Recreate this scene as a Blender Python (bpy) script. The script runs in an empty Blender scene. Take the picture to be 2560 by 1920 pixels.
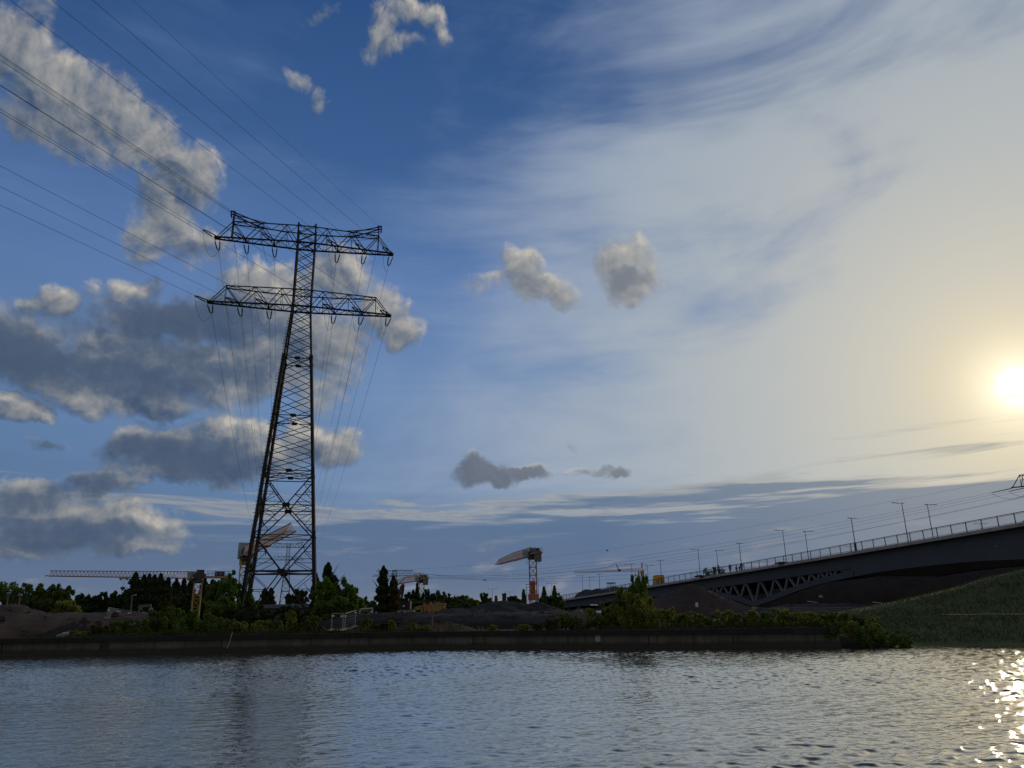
import bpy, bmesh, math, random
import numpy as np
from mathutils import Vector, Matrix
sc = bpy.context.scene
R = math.radians

# ---------------------------------------------------------------- camera
F = 1849.0                     # focal length for a 2560 px wide frame
TH = math.atan((1528 - 960) / F)
ROLL = R(0.95)
CAMZ = 2.5
C_, S_ = math.cos(TH), math.sin(TH)
CR, SR = math.cos(ROLL), math.sin(ROLL)

cam = bpy.data.cameras.new("camera")
cam_o = bpy.data.objects.new("camera", cam)
sc.collection.objects.link(cam_o)
cam.sensor_width = 36.0
cam.lens = 36.0 * F / 2560.0
cam.clip_start = 0.1
cam.clip_end = 6000.0
fwd = Vector((0, C_, S_)); up0 = Vector((0, -S_, C_)); rt0 = Vector((1, 0, 0))
rt = rt0 * CR + up0 * (-SR)
up = rt0 * SR + up0 * CR
cam_o.matrix_world = Matrix(((rt.x, up.x, -fwd.x, 0), (rt.y, up.y, -fwd.y, 0), (rt.z, up.z, -fwd.z, CAMZ), (0, 0, 0, 1)))
sc.camera = cam_o

def ray(px, py):
    x = px - 1280; y = py - 960
    xc = (x * CR - y * SR) / F; yu = -(x * SR + y * CR) / F
    return Vector((xc, C_ - S_ * yu, S_ + C_ * yu))

def at(px, py, Y):
    d = ray(px, py); d = d * (Y / d.y)
    return Vector((d.x, d.y, d.z + CAMZ))

def azel(px, py):
    d = ray(px, py).normalized()
    return math.degrees(math.atan2(d.x, d.y)), math.degrees(math.asin(d.z))

# ---------------------------------------------------------------- render / colour
sc.render.engine = 'CYCLES'
sc.view_settings.view_transform = 'Standard'
sc.view_settings.look = 'None'
sc.view_settings.exposure = 0.0
sc.view_settings.gamma = 1.0

# ---------------------------------------------------------------- sun
SUN_AZ, SUN_EL = azel(2548, 965)
sd = bpy.data.lights.new("sun", 'SUN')
sd.energy = 0.5; sd.angle = R(0.4); sd.color = (1.0, 0.87, 0.68)
so = bpy.data.objects.new("sun", sd); sc.collection.objects.link(so)
sdir = Vector((math.sin(R(SUN_AZ)) * math.cos(R(SUN_EL)), math.cos(R(SUN_AZ)) * math.cos(R(SUN_EL)), math.sin(R(SUN_EL))))
so.rotation_euler = sdir.to_track_quat('Z', 'Y').to_euler()
so.location = (40, 60, 60)

# ---------------------------------------------------------------- node helpers
def lin(r, g, b):
    f = lambda c: (c / 255.0) / 12.92 if c / 255.0 <= 0.04045 else ((c / 255.0 + 0.055) / 1.055) ** 2.4
    return (f(r), f(g), f(b), 1.0)

class NB:
    """small builder for node graphs"""
    def __init__(s, nt): s.nt = nt; s.L = nt.links
    def n(s, t, **kw):
        x = s.nt.nodes.new(t)
        for k, v in kw.items(): setattr(x, k, v)
        return x
    def put(s, sock, v):
        if v is None: return
        if hasattr(v, 'is_output') or isinstance(v, bpy.types.NodeSocket): s.L.new(v, sock)
        else: sock.default_value = v
    def m(s, op, a, b=None, c=None, clamp=False):
        x = s.n('ShaderNodeMath', operation=op, use_clamp=clamp)
        s.put(x.inputs[0], a); s.put(x.inputs[1], b); s.put(x.inputs[2], c)
        return x.outputs[0]
    def vm(s, op, a, b=None, out=0):
        x = s.n('ShaderNodeVectorMath', operation=op)
        s.put(x.inputs[0], a); s.put(x.inputs[1], b)
        return x.outputs[out]
    def dot(s, a, b):
        x = s.n('ShaderNodeVectorMath', operation='DOT_PRODUCT')
        s.put(x.inputs[0], a); s.put(x.inputs[1], b)
        return x.outputs['Value']
    def mapr(s, v, a, b, c=0.0, d=1.0, smooth=False):
        x = s.n('ShaderNodeMapRange'); x.interpolation_type = 'SMOOTHSTEP' if smooth else 'LINEAR'; x.clamp = True
        s.put(x.inputs[0], v)
        for i, q in enumerate((a, b, c, d)): s.put(x.inputs[i + 1], q)
        return x.outputs[0]
    def mix(s, f, a, b):
        x = s.n('ShaderNodeMix', data_type='RGBA')
        s.put(x.inputs[0], f); s.put(x.inputs[6], a); s.put(x.inputs[7], b)
        return x.outputs[2]
    def noise(s, vec, scale, detail=4.0, rough=0.55, dist=0.0, color=False, lac=2.0):
        x = s.n('ShaderNodeTexNoise'); s.put(x.inputs['Vector'], vec)
        x.inputs['Scale'].default_value = scale; x.inputs['Detail'].default_value = detail
        x.inputs['Roughness'].default_value = rough; x.inputs['Distortion'].default_value = dist
        x.inputs['Lacunarity'].default_value = lac
        return x.outputs['Color' if color else 'Fac']
    def ramp(s, f, stops):
        x = s.n('ShaderNodeValToRGB'); s.put(x.inputs[0], f); e = x.color_ramp.elements
        while len(e) > 1: e.remove(e[-1])
        e[0].position = stops[0][0]; e[0].color = stops[0][1]
        for p, c in stops[1:]:
            k = e.new(p); k.color = c
        return x.outputs[0]
    def comb(s, x, y, z=0.0):
        c = s.n('ShaderNodeCombineXYZ'); s.put(c.inputs[0], x); s.put(c.inputs[1], y); s.put(c.inputs[2], z)
        return c.outputs[0]

# ---------------------------------------------------------------- sky
world = bpy.data.worlds.new("World"); sc.world = world; world.use_nodes = True
nt = world.node_tree; nt.nodes.clear(); B = NB(nt)
geo = B.n('ShaderNodeTexCoord').outputs['Generated']
D = B.vm('NORMALIZE', geo)
sep = B.n('ShaderNodeSeparateXYZ'); nt.links.new(D, sep.inputs[0])
U = B.m('MULTIPLY', B.m('ARCTAN2', sep.outputs[0], sep.outputs[1]), 57.29578)     # azimuth in degrees
V = B.m('MULTIPLY', B.m('ARCSINE', sep.outputs[2]), 57.29578)                      # elevation in degrees
UV = B.comb(U, V, 1.0)

def ell(px, py, rx, ry, rot=0.0):
    """ellipse of the sky given where it stands; returned as two rows over (azimuth, elevation, 1)"""
    u0, v0 = azel(px, py)
    e = 4.0
    ux, vx = azel(px + e, py); uy, vy = azel(px, py + e)
    J = np.array([[(ux - u0) / e, (uy - u0) / e], [(vx - v0) / e, (vy - v0) / e]])
    a = R(rot); Rm = np.array([[math.cos(a), math.sin(a)], [-math.sin(a), math.cos(a)]])
    A = np.diag([1.0 / rx, 1.0 / ry]) @ Rm @ np.linalg.inv(J)
    off = -A @ np.array([u0, v0])
    return (A[0, 0], A[0, 1], off[0]), (A[1, 0], A[1, 1], off[1])

def field(b, uv, blobs):
    acc = None
    for bl in blobs:
        px, py, rx, ry = bl[:4]; rot = bl[4] if len(bl) > 4 else 0.0; amp = bl[5] if len(bl) > 5 else 1.0
        r1, r2 = ell(px, py, rx * 1.35, ry * 1.35, rot)
        d1 = b.dot(uv, r1); d2 = b.dot(uv, r2)
        q = b.m('MULTIPLY_ADD', d1, d1, b.m('MULTIPLY', d2, d2))
        v = b.m('MULTIPLY_ADD', q, -amp, amp)
        acc = v if acc is None else b.m('SMOOTH_MAX', acc, v, 0.22)
    return acc

# where the cumulus stands (x, y, half width, half height, tilt, strength)
CUM = [
 (10, 120, 130, 85, 20), (140, 235, 150, 90, 30), (290, 285, 120, 80, 35), (360, 350, 90, 70, 40), (150, 330, 150, 55, 20, .8),
 (475, 440, 80, 62, 30), (420, 520, 85, 60, 60), (385, 585, 60, 65, 0, .8), (480, 600, 90, 40, 20, .75), (90, 20, 40, 25, 0, .3),
 (20, 860, 170, 90, 10), (130, 745, 60, 32, 0, .8), (60, 750, 40, 22, 0, .7), (300, 880, 170, 75, 10), (150, 950, 190, 55, 18),
 (430, 800, 170, 50, 8), (600, 795, 140, 62, 0), (360, 975, 150, 50, 14), (520, 930, 170, 75, 0), (640, 900, 140, 70, 0),
 (350, 720, 60, 35, -10, .8), (240, 720, 35, 25, 0, .45), (620, 700, 60, 45, 0, .9), (700, 730, 80, 60, 0), (410, 1010, 70, 38, 5),
 (850, 690, 75, 60, 15), (960, 775, 60, 60, 40), (1010, 825, 38, 42, 50, .9), (800, 850, 110, 65, 0, .95), (860, 930, 50, 28, 0, .5), (790, 960, 60, 60, 0, .6),
 (30, 1015, 75, 30, 8), (100, 1030, 30, 16, 20, .7),
 (330, 1108, 70, 42, -15), (430, 1125, 120, 58, 0), (545, 1072, 42, 45, 0), (625, 1080, 55, 42, 0), (590, 1140, 110, 55, 0), (470, 1172, 180, 30, 3),
 (690, 1130, 50, 45, 0, .9), (770, 1100, 60, 60, 0), (840, 1120, 52, 52, 20), (700, 1180, 70, 20, 0, .6),
 (60, 1225, 110, 45, 0, .8), (260, 1205, 120, 32, -8, .8), (180, 1280, 210, 45, 3, .85), (350, 1300, 110, 32, 12, .85), (60, 1345, 190, 40, 0, .8), (320, 1350, 140, 28, 4, .75),
 (130, 1100, 40, 12, 5, .35),
 (1005, 30, 62, 30, -14, .62), (1075, 45, 44, 32, 20, .66), (962, 92, 30, 42, 14, .60), (1000, 108, 40, 22, -10, .42), (1112, 82, 26, 20, 30, .45), (938, 130, 20, 30, 24, .40),
 (765, 236, 52, 20, 38, .36), (798, 268, 16, 30, 0, .36), (812, 42, 34, 16, -35, .20),
 (1300, 665, 48, 34, 10, .82), (1345, 725, 80, 38, 18, .85), (1395, 752, 38, 26, 20, .75), (1235, 702, 55, 18, -10, .38),
 (1565, 645, 64, 48, 0, .88), (1580, 700, 56, 46, 0, .9), (1592, 742, 22, 22, 0, .8), (1495, 660, 14, 12, 0, .45),
 (1190, 1168, 45, 32, 0), (1235, 1180, 60, 24, 8), (1320, 1178, 50, 18, -5, .9), (1150, 1185, 22, 22, 0, .6),
 (1545, 1188, 36, 13, -5, .9), (1480, 1180, 60, 10, 6, .45), (1425, 1115, 25, 9, 15, .35),
 (2552, 978, 36, 6, -14, .42),
]
# where the clouds are thick enough to turn grey
DRK = [
 (380, 865, 240, 46, 6, .75), (350, 1112, 110, 34, 0, .9), (470, 1135, 150, 40, 0, .9),
 (30, 870, 200, 85, 8, 1.0), (250, 800, 130, 45, 0, .7), (300, 930, 260, 55, 12, .9), (150, 900, 200, 60, 10, .9), (490, 790, 210, 60, 4, 1.0), (600, 840, 140, 45, 0, .7), (560, 930, 120, 28, 5, .7), (740, 880, 80, 40, 0, .4), (470, 700, 90, 40, 10, .7),
 (380, 1130, 130, 45, 0), (540, 1165, 170, 34, 0), (480, 1110, 60, 26, 0, .8), (790, 1130, 60, 34, 0, .6),
 (60, 1240, 130, 40, 0, .5), (200, 1205, 120, 26, 0, .85), (150, 1335, 240, 34, 0, .8), (340, 1315, 110, 16, 4, .5), (60, 1300, 150, 20, 0, .6),
 (100, 330, 150, 40, 28, .35), (330, 460, 80, 28, 40, .4), (430, 680, 120, 34, 10, .7), (420, 560, 40, 30, 0, .3),
 (1578, 695, 44, 24, 0, .95), (1330, 720, 60, 20, 10, .55),
 (1190, 1182, 85, 42, 0, 1.8), (1310, 1190, 90, 26, 0, 1.6), (1545, 1190, 70, 26, 0, 1.6), (1480, 1184, 60, 14, 0, .7), (130, 1100, 50, 20, 0, .9), (1425, 1115, 30, 14, 0, .6),
 (2530, 980, 50, 10, -14, .9),
]
def cloud_group(name, blobs, w1, w2, billow=0.0):
    g = bpy.data.node_groups.new(name, 'ShaderNodeTree')
    g.interface.new_socket('UV', in_out='INPUT', socket_type='NodeSocketVector')
    g.interface.new_socket('Value', in_out='OUTPUT', socket_type='NodeSocketFloat')
    b = NB(g)
    gi = b.n('NodeGroupInput'); go = b.n('NodeGroupOutput')
    uv = gi.outputs[0]
    n1 = b.noise(uv, 0.16, 2.0, 0.5, color=True)
    n2 = b.noise(uv, 0.62, 5.0, 0.56, color=True)
    k1 = b.vm('MULTIPLY', b.vm('SUBTRACT', n1, (0.5, 0.5, 0.5)), (w1, w1, 0.0))
    k2 = b.vm('MULTIPLY', b.vm('SUBTRACT', n2, (0.5, 0.5, 0.5)), (w2, w2, 0.0))
    uvw = b.vm('ADD', uv, b.vm('ADD', k1, k2))
    f = field(b, uvw, blobs)
    if billow:
        b1 = b.noise(uv, 0.55, 3.0, 0.5, 0.6); b2 = b.noise(uv, 1.7, 5.0, 0.6, 0.4)
        q1 = b.m('SUBTRACT', 0.5, b.m('ABSOLUTE', b.m('MULTIPLY_ADD', b1, 2.6, -1.3))); q2 = b.m('SUBTRACT', 0.5, b.m('ABSOLUTE', b.m('MULTIPLY_ADD', b2, 2.6, -1.3)))
        f = b.m('ADD', f, b.m('ADD', b.m('MULTIPLY', q1, 0.46 * billow), b.m('MULTIPLY', q2, 0.07 * billow)))
    g.links.new(f, go.inputs[0])
    return g
gC = cloud_group('cumulus cover', CUM, 2.6, 2.0, 1.0)
gD = cloud_group('cumulus depth', DRK, 3.0, 1.6)
def call(g, uv):
    x = B.n('ShaderNodeGroup'); x.node_tree = g; nt.links.new(uv, x.inputs[0]); return x.outputs[0]

d0 = call(gC, UV)
d1 = call(gC, B.vm('ADD', UV, (0.40, 0.55, 0.0)))
dk = call(gD, UV)
fine = B.noise(UV, 0.7, 6.0, 0.55, 0.4)
dens = B.m('ADD', d0, B.m('MULTIPLY', B.m('SUBTRACT', fine, 0.5), 0.75))

# angle from the sun
ca = B.dot(D, tuple(sdir))
ang = B.m('MULTIPLY', B.m('ARCCOSINE', B.m('MINIMUM', ca, 0.99999)), 57.29578)

# clear sky: physical sky, trimmed to the deep evening blue
skyt = B.n('ShaderNodeTexSky', sky_type='NISHITA'); skyt.sun_disc = False
skyt.sun_elevation = R(SUN_EL); skyt.sun_rotation = R(SUN_AZ); skyt.air_density = 1.0; skyt.dust_density = 1.2; skyt.ozone_density = 3.0
nish = B.vm('SCALE', skyt.outputs[0]); nish.node.inputs[3].default_value = 0.03
grad = B.ramp(B.m('DIVIDE', V, 60.0, clamp=True), [
    (0.0, lin(112, 124, 144)), (0.06, lin(95, 118, 150)), (0.15, lin(98, 128, 166)), (0.28, lin(106, 138, 182)),
    (0.42, lin(90, 124, 176)), (0.55, lin(62, 98, 150)), (0.75, lin(44, 80, 132)), (1.0, lin(34, 60, 108))])
col = B.mix(0.92, nish, grad)

col = B.vm('SCALE', col); B.put(col.node.inputs[3], B.mapr(ang, 52.0, 85.0, 1.0, 0.80))
# high veil of cirrus, thicker towards the sun
rotn = B.n('ShaderNodeMapping'); rotn.inputs['Rotation'].default_value = (0, 0, R(-24)); rotn.inputs['Scale'].default_value = (0.35, 1.0, 1.0)
nt.links.new(UV, rotn.inputs[0])
v1 = B.noise(rotn.outputs[0], 0.11, 6.0, 0.55, 0.6)
v2 = B.noise(UV, 0.05, 3.0, 0.5, 0.3)
near = B.mapr(ang, 52.0, 9.0)
bq = B.m('DIVIDE', B.m('SUBTRACT', V, B.m('MULTIPLY_ADD', U, 0.10, 13.5)), 4.2)
band = B.m('MULTIPLY', B.m('EXPONENT', B.m('MULTIPLY', B.m('MULTIPLY', bq, bq), -1.0)), B.mapr(U, -17.0, 0.0, smooth=True))
near = B.m('ADD', near, B.m('MULTIPLY', band, 0.40))
near = B.m('ADD', near, 0.16)
vs = B.m('ADD', near, B.m('MULTIPLY', B.m('SUBTRACT', v1, 0.5), B.mapr(ang, 55.0, 30.0, 1.0, 2.1)))
vs = B.m('ADD', vs, B.m('MULTIPLY', B.m('SUBTRACT', v2, 0.5), 0.9))
def soft(px, py, rx, ry, rot=0.0):
    r1, r2 = ell(px, py, rx, ry, rot); a_ = B.dot(UV, r1); b_ = B.dot(UV, r2)
    return B.m('EXPONENT', B.m('MULTIPLY', B.m('MULTIPLY_ADD', a_, a_, B.m('MULTIPLY', b_, b_)), -1.0))
vs = B.m('SUBTRACT', vs, B.m('MULTIPLY', soft(1050, 300, 340, 300, 0), 0.52))       # clear blue gap
vs = B.m('ADD', vs, B.m('MULTIPLY', soft(600, 420, 420, 300, 0), 0.27))
vs = B.m('SUBTRACT', vs, B.m('MULTIPLY', soft(1850, 830, 170, 90, 25), 0.16))
vs = B.m('SUBTRACT', vs, B.m('MULTIPLY', soft(1480, 640, 240, 90, 20), 0.14))
vs = B.m('ADD', vs, B.m('MULTIPLY', soft(1950, 260, 520, 300, 0), 0.26))             # brighter veil top right
fib = B.n('ShaderNodeMapping'); fib.inputs['Rotation'].default_value = (0, 0, R(-28)); fib.inputs['Scale'].default_value = (0.16, 1.1, 1.0)
nt.links.new(UV, fib.inputs[0])
v3 = B.noise(fib.outputs[0], 0.32, 7.0, 0.6, 0.9)
vs = B.m('ADD', vs, B.m('MULTIPLY', B.m('SUBTRACT', v3, 0.5), 0.5))
veil = B.mapr(vs, 0.02, 1.12, 0.0, 0.93, smooth=True)
vcol = B.ramp(B.m('DIVIDE', ang, 60.0, clamp=True), [(0.0, lin(238, 222, 184)), (0.06, lin(224, 212, 182)), (0.13, lin(208, 203, 188)), (0.25, lin(188, 191, 188)), (0.4, lin(171, 180, 188)), (0.6, lin(152, 167, 188)), (0.8, lin(134, 155, 189)), (1.0, lin(112, 140, 190))])
col = B.mix(veil, col, vcol)

# low layered stratus over the horizon
lay = B.n('ShaderNodeMapping'); lay.inputs['Scale'].default_value = (0.045, 0.62, 1.0); nt.links.new(UV, lay.inputs[0])
s1 = B.noise(lay.outputs[0], 1.0, 7.0, 0.6, 0.5)
edge = B.m('ADD', 8.4, B.m('MULTIPLY', B.mapr(U, 4.0, 24.0), 1.6))
hz = B.m('SUBTRACT', edge, V)
st = B.m('ADD', B.m('MULTIPLY', hz, 0.34), B.m('MULTIPLY', B.m('SUBTRACT', s1, 0.5), B.mapr(U, 0.0, 18.0, 4.2, 7.0)))
stm = B.m('MULTIPLY', B.mapr(st, 0.0, 1.0, 0.0, 0.93, smooth=True), B.mapr(V, 12.2, 10.2, smooth=True))
scol = B.ramp(B.m('DIVIDE', V, 12.0, clamp=True), [(0.0, lin(118, 126, 142)), (0.18, lin(96, 114, 142)), (0.5, lin(89, 112, 144)), (1.0, lin(106, 127, 148))])
warm = B.mapr(ang, 30.0, 8.0)
scol = B.mix(B.m('MULTIPLY', warm, 0.35), scol, lin(170, 168, 160))
rim = B.m('MULTIPLY', B.mapr(stm, 0.02, 0.30), B.m('MULTIPLY', B.m('SUBTRACT', 1.0, B.m('ABSOLUTE', B.m('SUBTRACT', B.m('MULTIPLY', stm, 2.0), 0.75)), clamp=True), 0.40))
col = B.mix(stm, col, scol)
col = B.mix(B.m('MULTIPLY', rim, B.mapr(V, 4.0, 7.0)), col, lin(188, 182, 165))
# pink-white streaks and far heads of cloud just over the horizon
lay2 = B.n('ShaderNodeMapping'); lay2.inputs['Scale'].default_value = (0.11, 0.55, 1.0); lay2.inputs['Location'].default_value = (7.3, 2.2, 0); nt.links.new(UV, lay2.inputs[0])
s2 = B.noise(lay2.outputs[0], 1.0, 6.0, 0.6, 0.5)
low = B.m('MULTIPLY', B.mapr(V, 9.0, 3.0), B.mapr(s2, 0.54, 0.70, 0.0, 0.62, smooth=True))
col = B.mix(low, col, lin(158, 154, 158))

# sun glow seen through the veil
g1 = B.m('EXPONENT', B.m('MULTIPLY', B.m('POWER', B.m('DIVIDE', ang, 0.85), 2.0), -1.0))
g2 = B.m('EXPONENT', B.m('MULTIPLY', ang, -0.42))
g3 = B.m('EXPONENT', B.m('MULTIPLY', ang, -0.10))
def addc(c, f, k):
    sc_ = B.vm('SCALE', k); B.put(sc_.node.inputs[3], f)
    return B.vm('ADD', c, sc_)
col = addc(col, g1, (2.2, 2.0, 1.5))
g1b = B.m('EXPONENT', B.m('MULTIPLY', B.m('POWER', B.m('DIVIDE', ang, 2.6), 2.0), -1.0))
col = addc(col, g1b, (0.30, 0.28, 0.23))
col = addc(col, g2, (0.26, 0.23, 0.16))
col = addc(col, g3, (0.025, 0.018, 0.006))

# cumulus on top
lit = B.m('ADD', 0.46, B.m('MULTIPLY', B.m('SUBTRACT', d0, d1), 0.62))
big = B.noise(UV, 0.28, 5.0, 0.6, 0.8)
lit = B.m('ADD', lit, B.m('MULTIPLY', B.m('SUBTRACT', big, 0.5), 1.5))
lit = B.m('ADD', lit, B.m('MULTIPLY', B.m('SUBTRACT', fine, 0.5), 0.3), clamp=True)
dkm = B.mapr(B.m('ADD', dk, B.m('MULTIPLY', B.m('SUBTRACT', fine, 0.5), 1.2)), -0.05, 0.95, 0.0, 1.0, smooth=True)
light = B.m('MULTIPLY', lit, B.m('SUBTRACT', 1.0, B.m('MULTIPLY', dkm, 0.86)))
ccol = B.ramp(light, [(0.0, lin(66, 84, 110)), (0.22, lin(90, 103, 122)), (0.5, lin(128, 133, 140)), (0.75, lin(154, 154, 154)), (1.0, lin(186, 181, 172))])
ccol = B.mix(B.m('MULTIPLY', B.mapr(ang, 50.0, 15.0), 0.30), ccol, lin(212, 208, 196))
am = B.mapr(dens, 0.05, 0.92, 0.0, 0.98, smooth=True)
col = B.mix(am, col, ccol)
# unseen warm grey cloud added behind the viewer to set the foreground fill light
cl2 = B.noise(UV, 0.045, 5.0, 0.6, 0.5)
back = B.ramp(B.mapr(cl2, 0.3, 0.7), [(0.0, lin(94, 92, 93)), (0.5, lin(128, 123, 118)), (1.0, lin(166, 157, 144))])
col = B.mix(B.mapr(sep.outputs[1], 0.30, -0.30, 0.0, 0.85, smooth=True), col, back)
# below the horizon
col = B.mix(B.mapr(V, 0.0, -2.0), col, lin(70, 80, 92))
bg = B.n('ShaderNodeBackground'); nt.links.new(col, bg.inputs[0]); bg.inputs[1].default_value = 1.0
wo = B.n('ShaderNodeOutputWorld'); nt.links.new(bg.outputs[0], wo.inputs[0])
world.cycles.sampling_method = 'MANUAL'; world.cycles.sample_map_resolution = 1024

# ================================================================ materials
def newmat(name):
    m = bpy.data.materials.new(name); m.use_nodes = True
    t = m.node_tree; t.nodes.clear(); b = NB(t)
    out = b.n('ShaderNodeOutputMaterial'); p = b.n('ShaderNodeBsdfPrincipled')
    t.links.new(p.outputs[0], out.inputs[0])
    return m, t, b, p, out

def mat(name, c1, c2=None, scale=4.0, rough=0.7, metal=0.0, spec=0.4, bump=0.0, bscale=None, lo=0.35, hi=0.65, dirt=None):
    """two-tone noise mottled surface; colours are linear albedos"""
    m, t, b, p, out = newmat(name)
    tc = b.n('ShaderNodeTexCoord').outputs['Object']
    c1 = tuple(c1) + (1.0,); c2 = tuple(c2 or c1[:3])[:3] + (1.0,)
    n1 = b.noise(tc, scale, 6.0, 0.6)
    c = b.mix(b.mapr(n1, lo, hi), c1, c2)
    if dirt:
        n2 = b.noise(tc, dirt[1], 5.0, 0.65)
        c = b.mix(b.mapr(n2, 0.5, 0.75, 0.0, dirt[2]), c, tuple(dirt[0]) + (1.0,))
    t.links.new(c, p.inputs['Base Color'])
    p.inputs['Roughness'].default_value = rough; p.inputs['Metallic'].default_value = metal
    p.inputs['Specular IOR Level'].default_value = spec
    if bump:
        bn = b.n('ShaderNodeBump'); bn.inputs['Strength'].default_value = bump; bn.inputs['Distance'].default_value = 0.1
        b.put(bn.inputs['Height'], b.noise(tc, bscale or scale * 2, 6.0, 0.65)); t.links.new(bn.outputs[0], p.inputs['Normal'])
    return m

def leafmat(name, ca, cb, trans=0.35, scale=0.8):
    m, t, b, p, out = newmat(name)
    tc = b.n('ShaderNodeTexCoord').outputs['Object']
    rnd = b.noise(tc, scale, 3.0, 0.7)
    rn2 = b.noise(tc, scale * 9.0, 2.0, 0.6)
    f = b.mapr(b.m('ADD', b.m('MULTIPLY', rnd, 0.6), b.m('MULTIPLY', rn2, 0.4)), 0.38, 0.62)
    c = b.mix(f, tuple(ca) + (1.0,), tuple(cb) + (1.0,))
    t.links.new(c, p.inputs['Base Color']); p.inputs['Roughness'].default_value = 0.6
    p.inputs['Specular IOR Level'].default_value = 0.25
    tr = b.n('ShaderNodeBsdfTranslucent'); tc2 = b.n('ShaderNodeMix', data_type='RGBA', blend_type='MULTIPLY')
    tc2.inputs[0].default_value = 1.0; t.links.new(c, tc2.inputs[6]); tc2.inputs[7].default_value = (1.5, 1.6, 0.6, 1)
    t.links.new(tc2.outputs[2], tr.inputs[0])
    ms = b.n('ShaderNodeMixShader'); ms.inputs[0].default_value = trans
    t.links.new(p.outputs[0], ms.inputs[1]); t.links.new(tr.outputs[0], ms.inputs[2]); t.links.new(ms.outputs[0], out.inputs[0])
    return m

M = {}
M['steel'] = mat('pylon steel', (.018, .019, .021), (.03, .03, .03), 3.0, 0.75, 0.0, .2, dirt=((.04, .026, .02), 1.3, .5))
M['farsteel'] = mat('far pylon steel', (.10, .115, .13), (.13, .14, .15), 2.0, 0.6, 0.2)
M['glass_ins'] = mat('insulator', (.03, .022, .018), (.05, .04, .03), 6, 0.25, 0, .6)
M['wire'] = mat('wire aluminium', (.09, .095, .10), (.13, .13, .13), 2, 0.5, 0.6)
M['conc'] = mat('quay concrete', (.080, .080, .072), (.135, .13, .12), 0.55, 0.85, bump=.5, bscale=6, dirt=((.07, .065, .05), .35, .8))
M['conccap'] = mat('quay coping', (.014, .014, .014), (.030, .028, .025), 0.8, 0.85, bump=.5, bscale=6)
M['wet'] = mat('wet algae wall', (.012, .014, .011), (.022, .022, .016), 1.5, 0.35)
M['paleconc'] = mat('pale concrete', (.34, .33, .31), (.42, .41, .38), 1.5, 0.85, bump=.3)
M['soil'] = mat('brown soil', (.040, .030, .023), (.062, .046, .034), 0.35, 0.95, bump=1.0, bscale=2.2, dirt=((.05, .033, .024), 1.1, .7))
M['darksoil'] = mat('dark soil', (.020, .0185, .018), (.033, .030, .029), 0.4, 0.95, bump=1.0, bscale=2.6, dirt=((.018, .016, .016), 1.4, .6))
M['redsoil'] = mat('reddish soil', (.052, .038, .028), (.13, .100, .072), 0.3, 0.95, bump=1.0, bscale=2.0, dirt=((.06, .036, .027), .9, .8))
M['ground'] = mat('site ground', (.038, .032, .025), (.06, .05, .038), 0.12, 0.95, bump=.6, bscale=1.5, dirt=((.05, .062, .025), .22, .8))
M['grass'] = mat('grass slope', (.060, .082, .026), (.098, .122, .042), 0.5, 0.9, bump=1.0, bscale=9, dirt=((.075, .07, .03), 1.6, .6))
M['bridgesteel'] = mat('bridge girder paint', (.070, .082, .090), (.085, .097, .105), 0.25, 0.6, 0.0, dirt=((.055, .055, .055), .4, .5))
M['bridgestrut'] = mat('bridge strut paint', (.16, .18, .20), (.20, .22, .24), 0.5, 0.5, dirt=((.08, .075, .07), .9, .5))
M['edgebeam'] = mat('bridge edge beam', (.40, .36, .34), (.48, .44, .42), 0.5, 0.85, dirt=((.11, .09, .08), .8, .6))
M['deck'] = mat('bridge asphalt', (.05, .05, .05), (.06, .06, .06), 1.0, 0.9)
M['railing'] = mat('railing paint', (.05, .09, .115), (.06, .105, .13), 1.0, 0.5, 0.2)
M['infill'] = mat('railing infill', (.10, .14, .17), (.12, .16, .19), 1.0, 0.5, 0.2)
M['lamp'] = mat('lamp post steel', (.11, .15, .18), (.13, .18, .21), 1.0, 0.5, 0.3)
M['cranegrey'] = mat('crane pale steel', (.62, .46, .38), (.74, .57, .48), 1.0, 0.6, dirt=((.46, .26, .17), 1.0, .5))
M['chordred'] = mat('crane chord paint', (.14, .06, .045), (.2, .09, .07), 1.0, 0.6)
M['cranered'] = mat('crane red brown steel', (.38, .14, .08), (.48, .21, .13), 1.0, 0.6)
M['craneyel'] = mat('crane yellow paint', (.42, .26, .09), (.52, .33, .12), 1.0, 0.55, dirt=((.22, .12, .05), 1.2, .6))
M['cranedark'] = mat('crane dark machinery', (.045, .045, .048), (.08, .075, .07), 1.5, 0.6)
M['ballast'] = mat('crane ballast concrete', (.16, .15, .13), (.22, .2, .17), 1.2, 0.85)
M['cabpaint'] = mat('cab pale paint', (.30, .36, .38), (.38, .43, .45), 1.0, 0.5)
M['glassdark'] = mat('dark window glass', (.012, .016, .02), (.02, .025, .03), 1.0, 0.1, 0, .6)
M['yellow'] = mat('yellow container paint', (.75, .36, .015), (.85, .45, .02), 1.0, 0.5, dirt=((.45, .2, .02), 1.5, .6))
M['galv'] = mat('galvanised fence', (.19, .20, .21), (.26, .27, .28), 2.0, 0.5, 0.2)
M['white'] = mat('white painted', (.78, .78, .76), (.85, .85, .83), 2.0, 0.6)
M['black'] = mat('excavator paint', (.022, .016, .018), (.04, .028, .03), 1.0, 0.5)
M['redblack'] = mat('excavator boom', (.10, .022, .022), (.13, .035, .03), 1.0, 0.5)
M['bark'] = mat('bark', (.05, .04, .03), (.08, .065, .05), 3.0, 0.9)
M['wood'] = mat('weathered wood', (.28, .24, .19), (.36, .31, .25), 3.0, 0.9)
M['roofdark'] = mat('dark roof', (.04, .04, .045), (.06, .06, .06), 1.0, 0.8)
M['skin'] = mat('skin', (.35, .2, .14), (.4, .24, .17), 4, .6)
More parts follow.
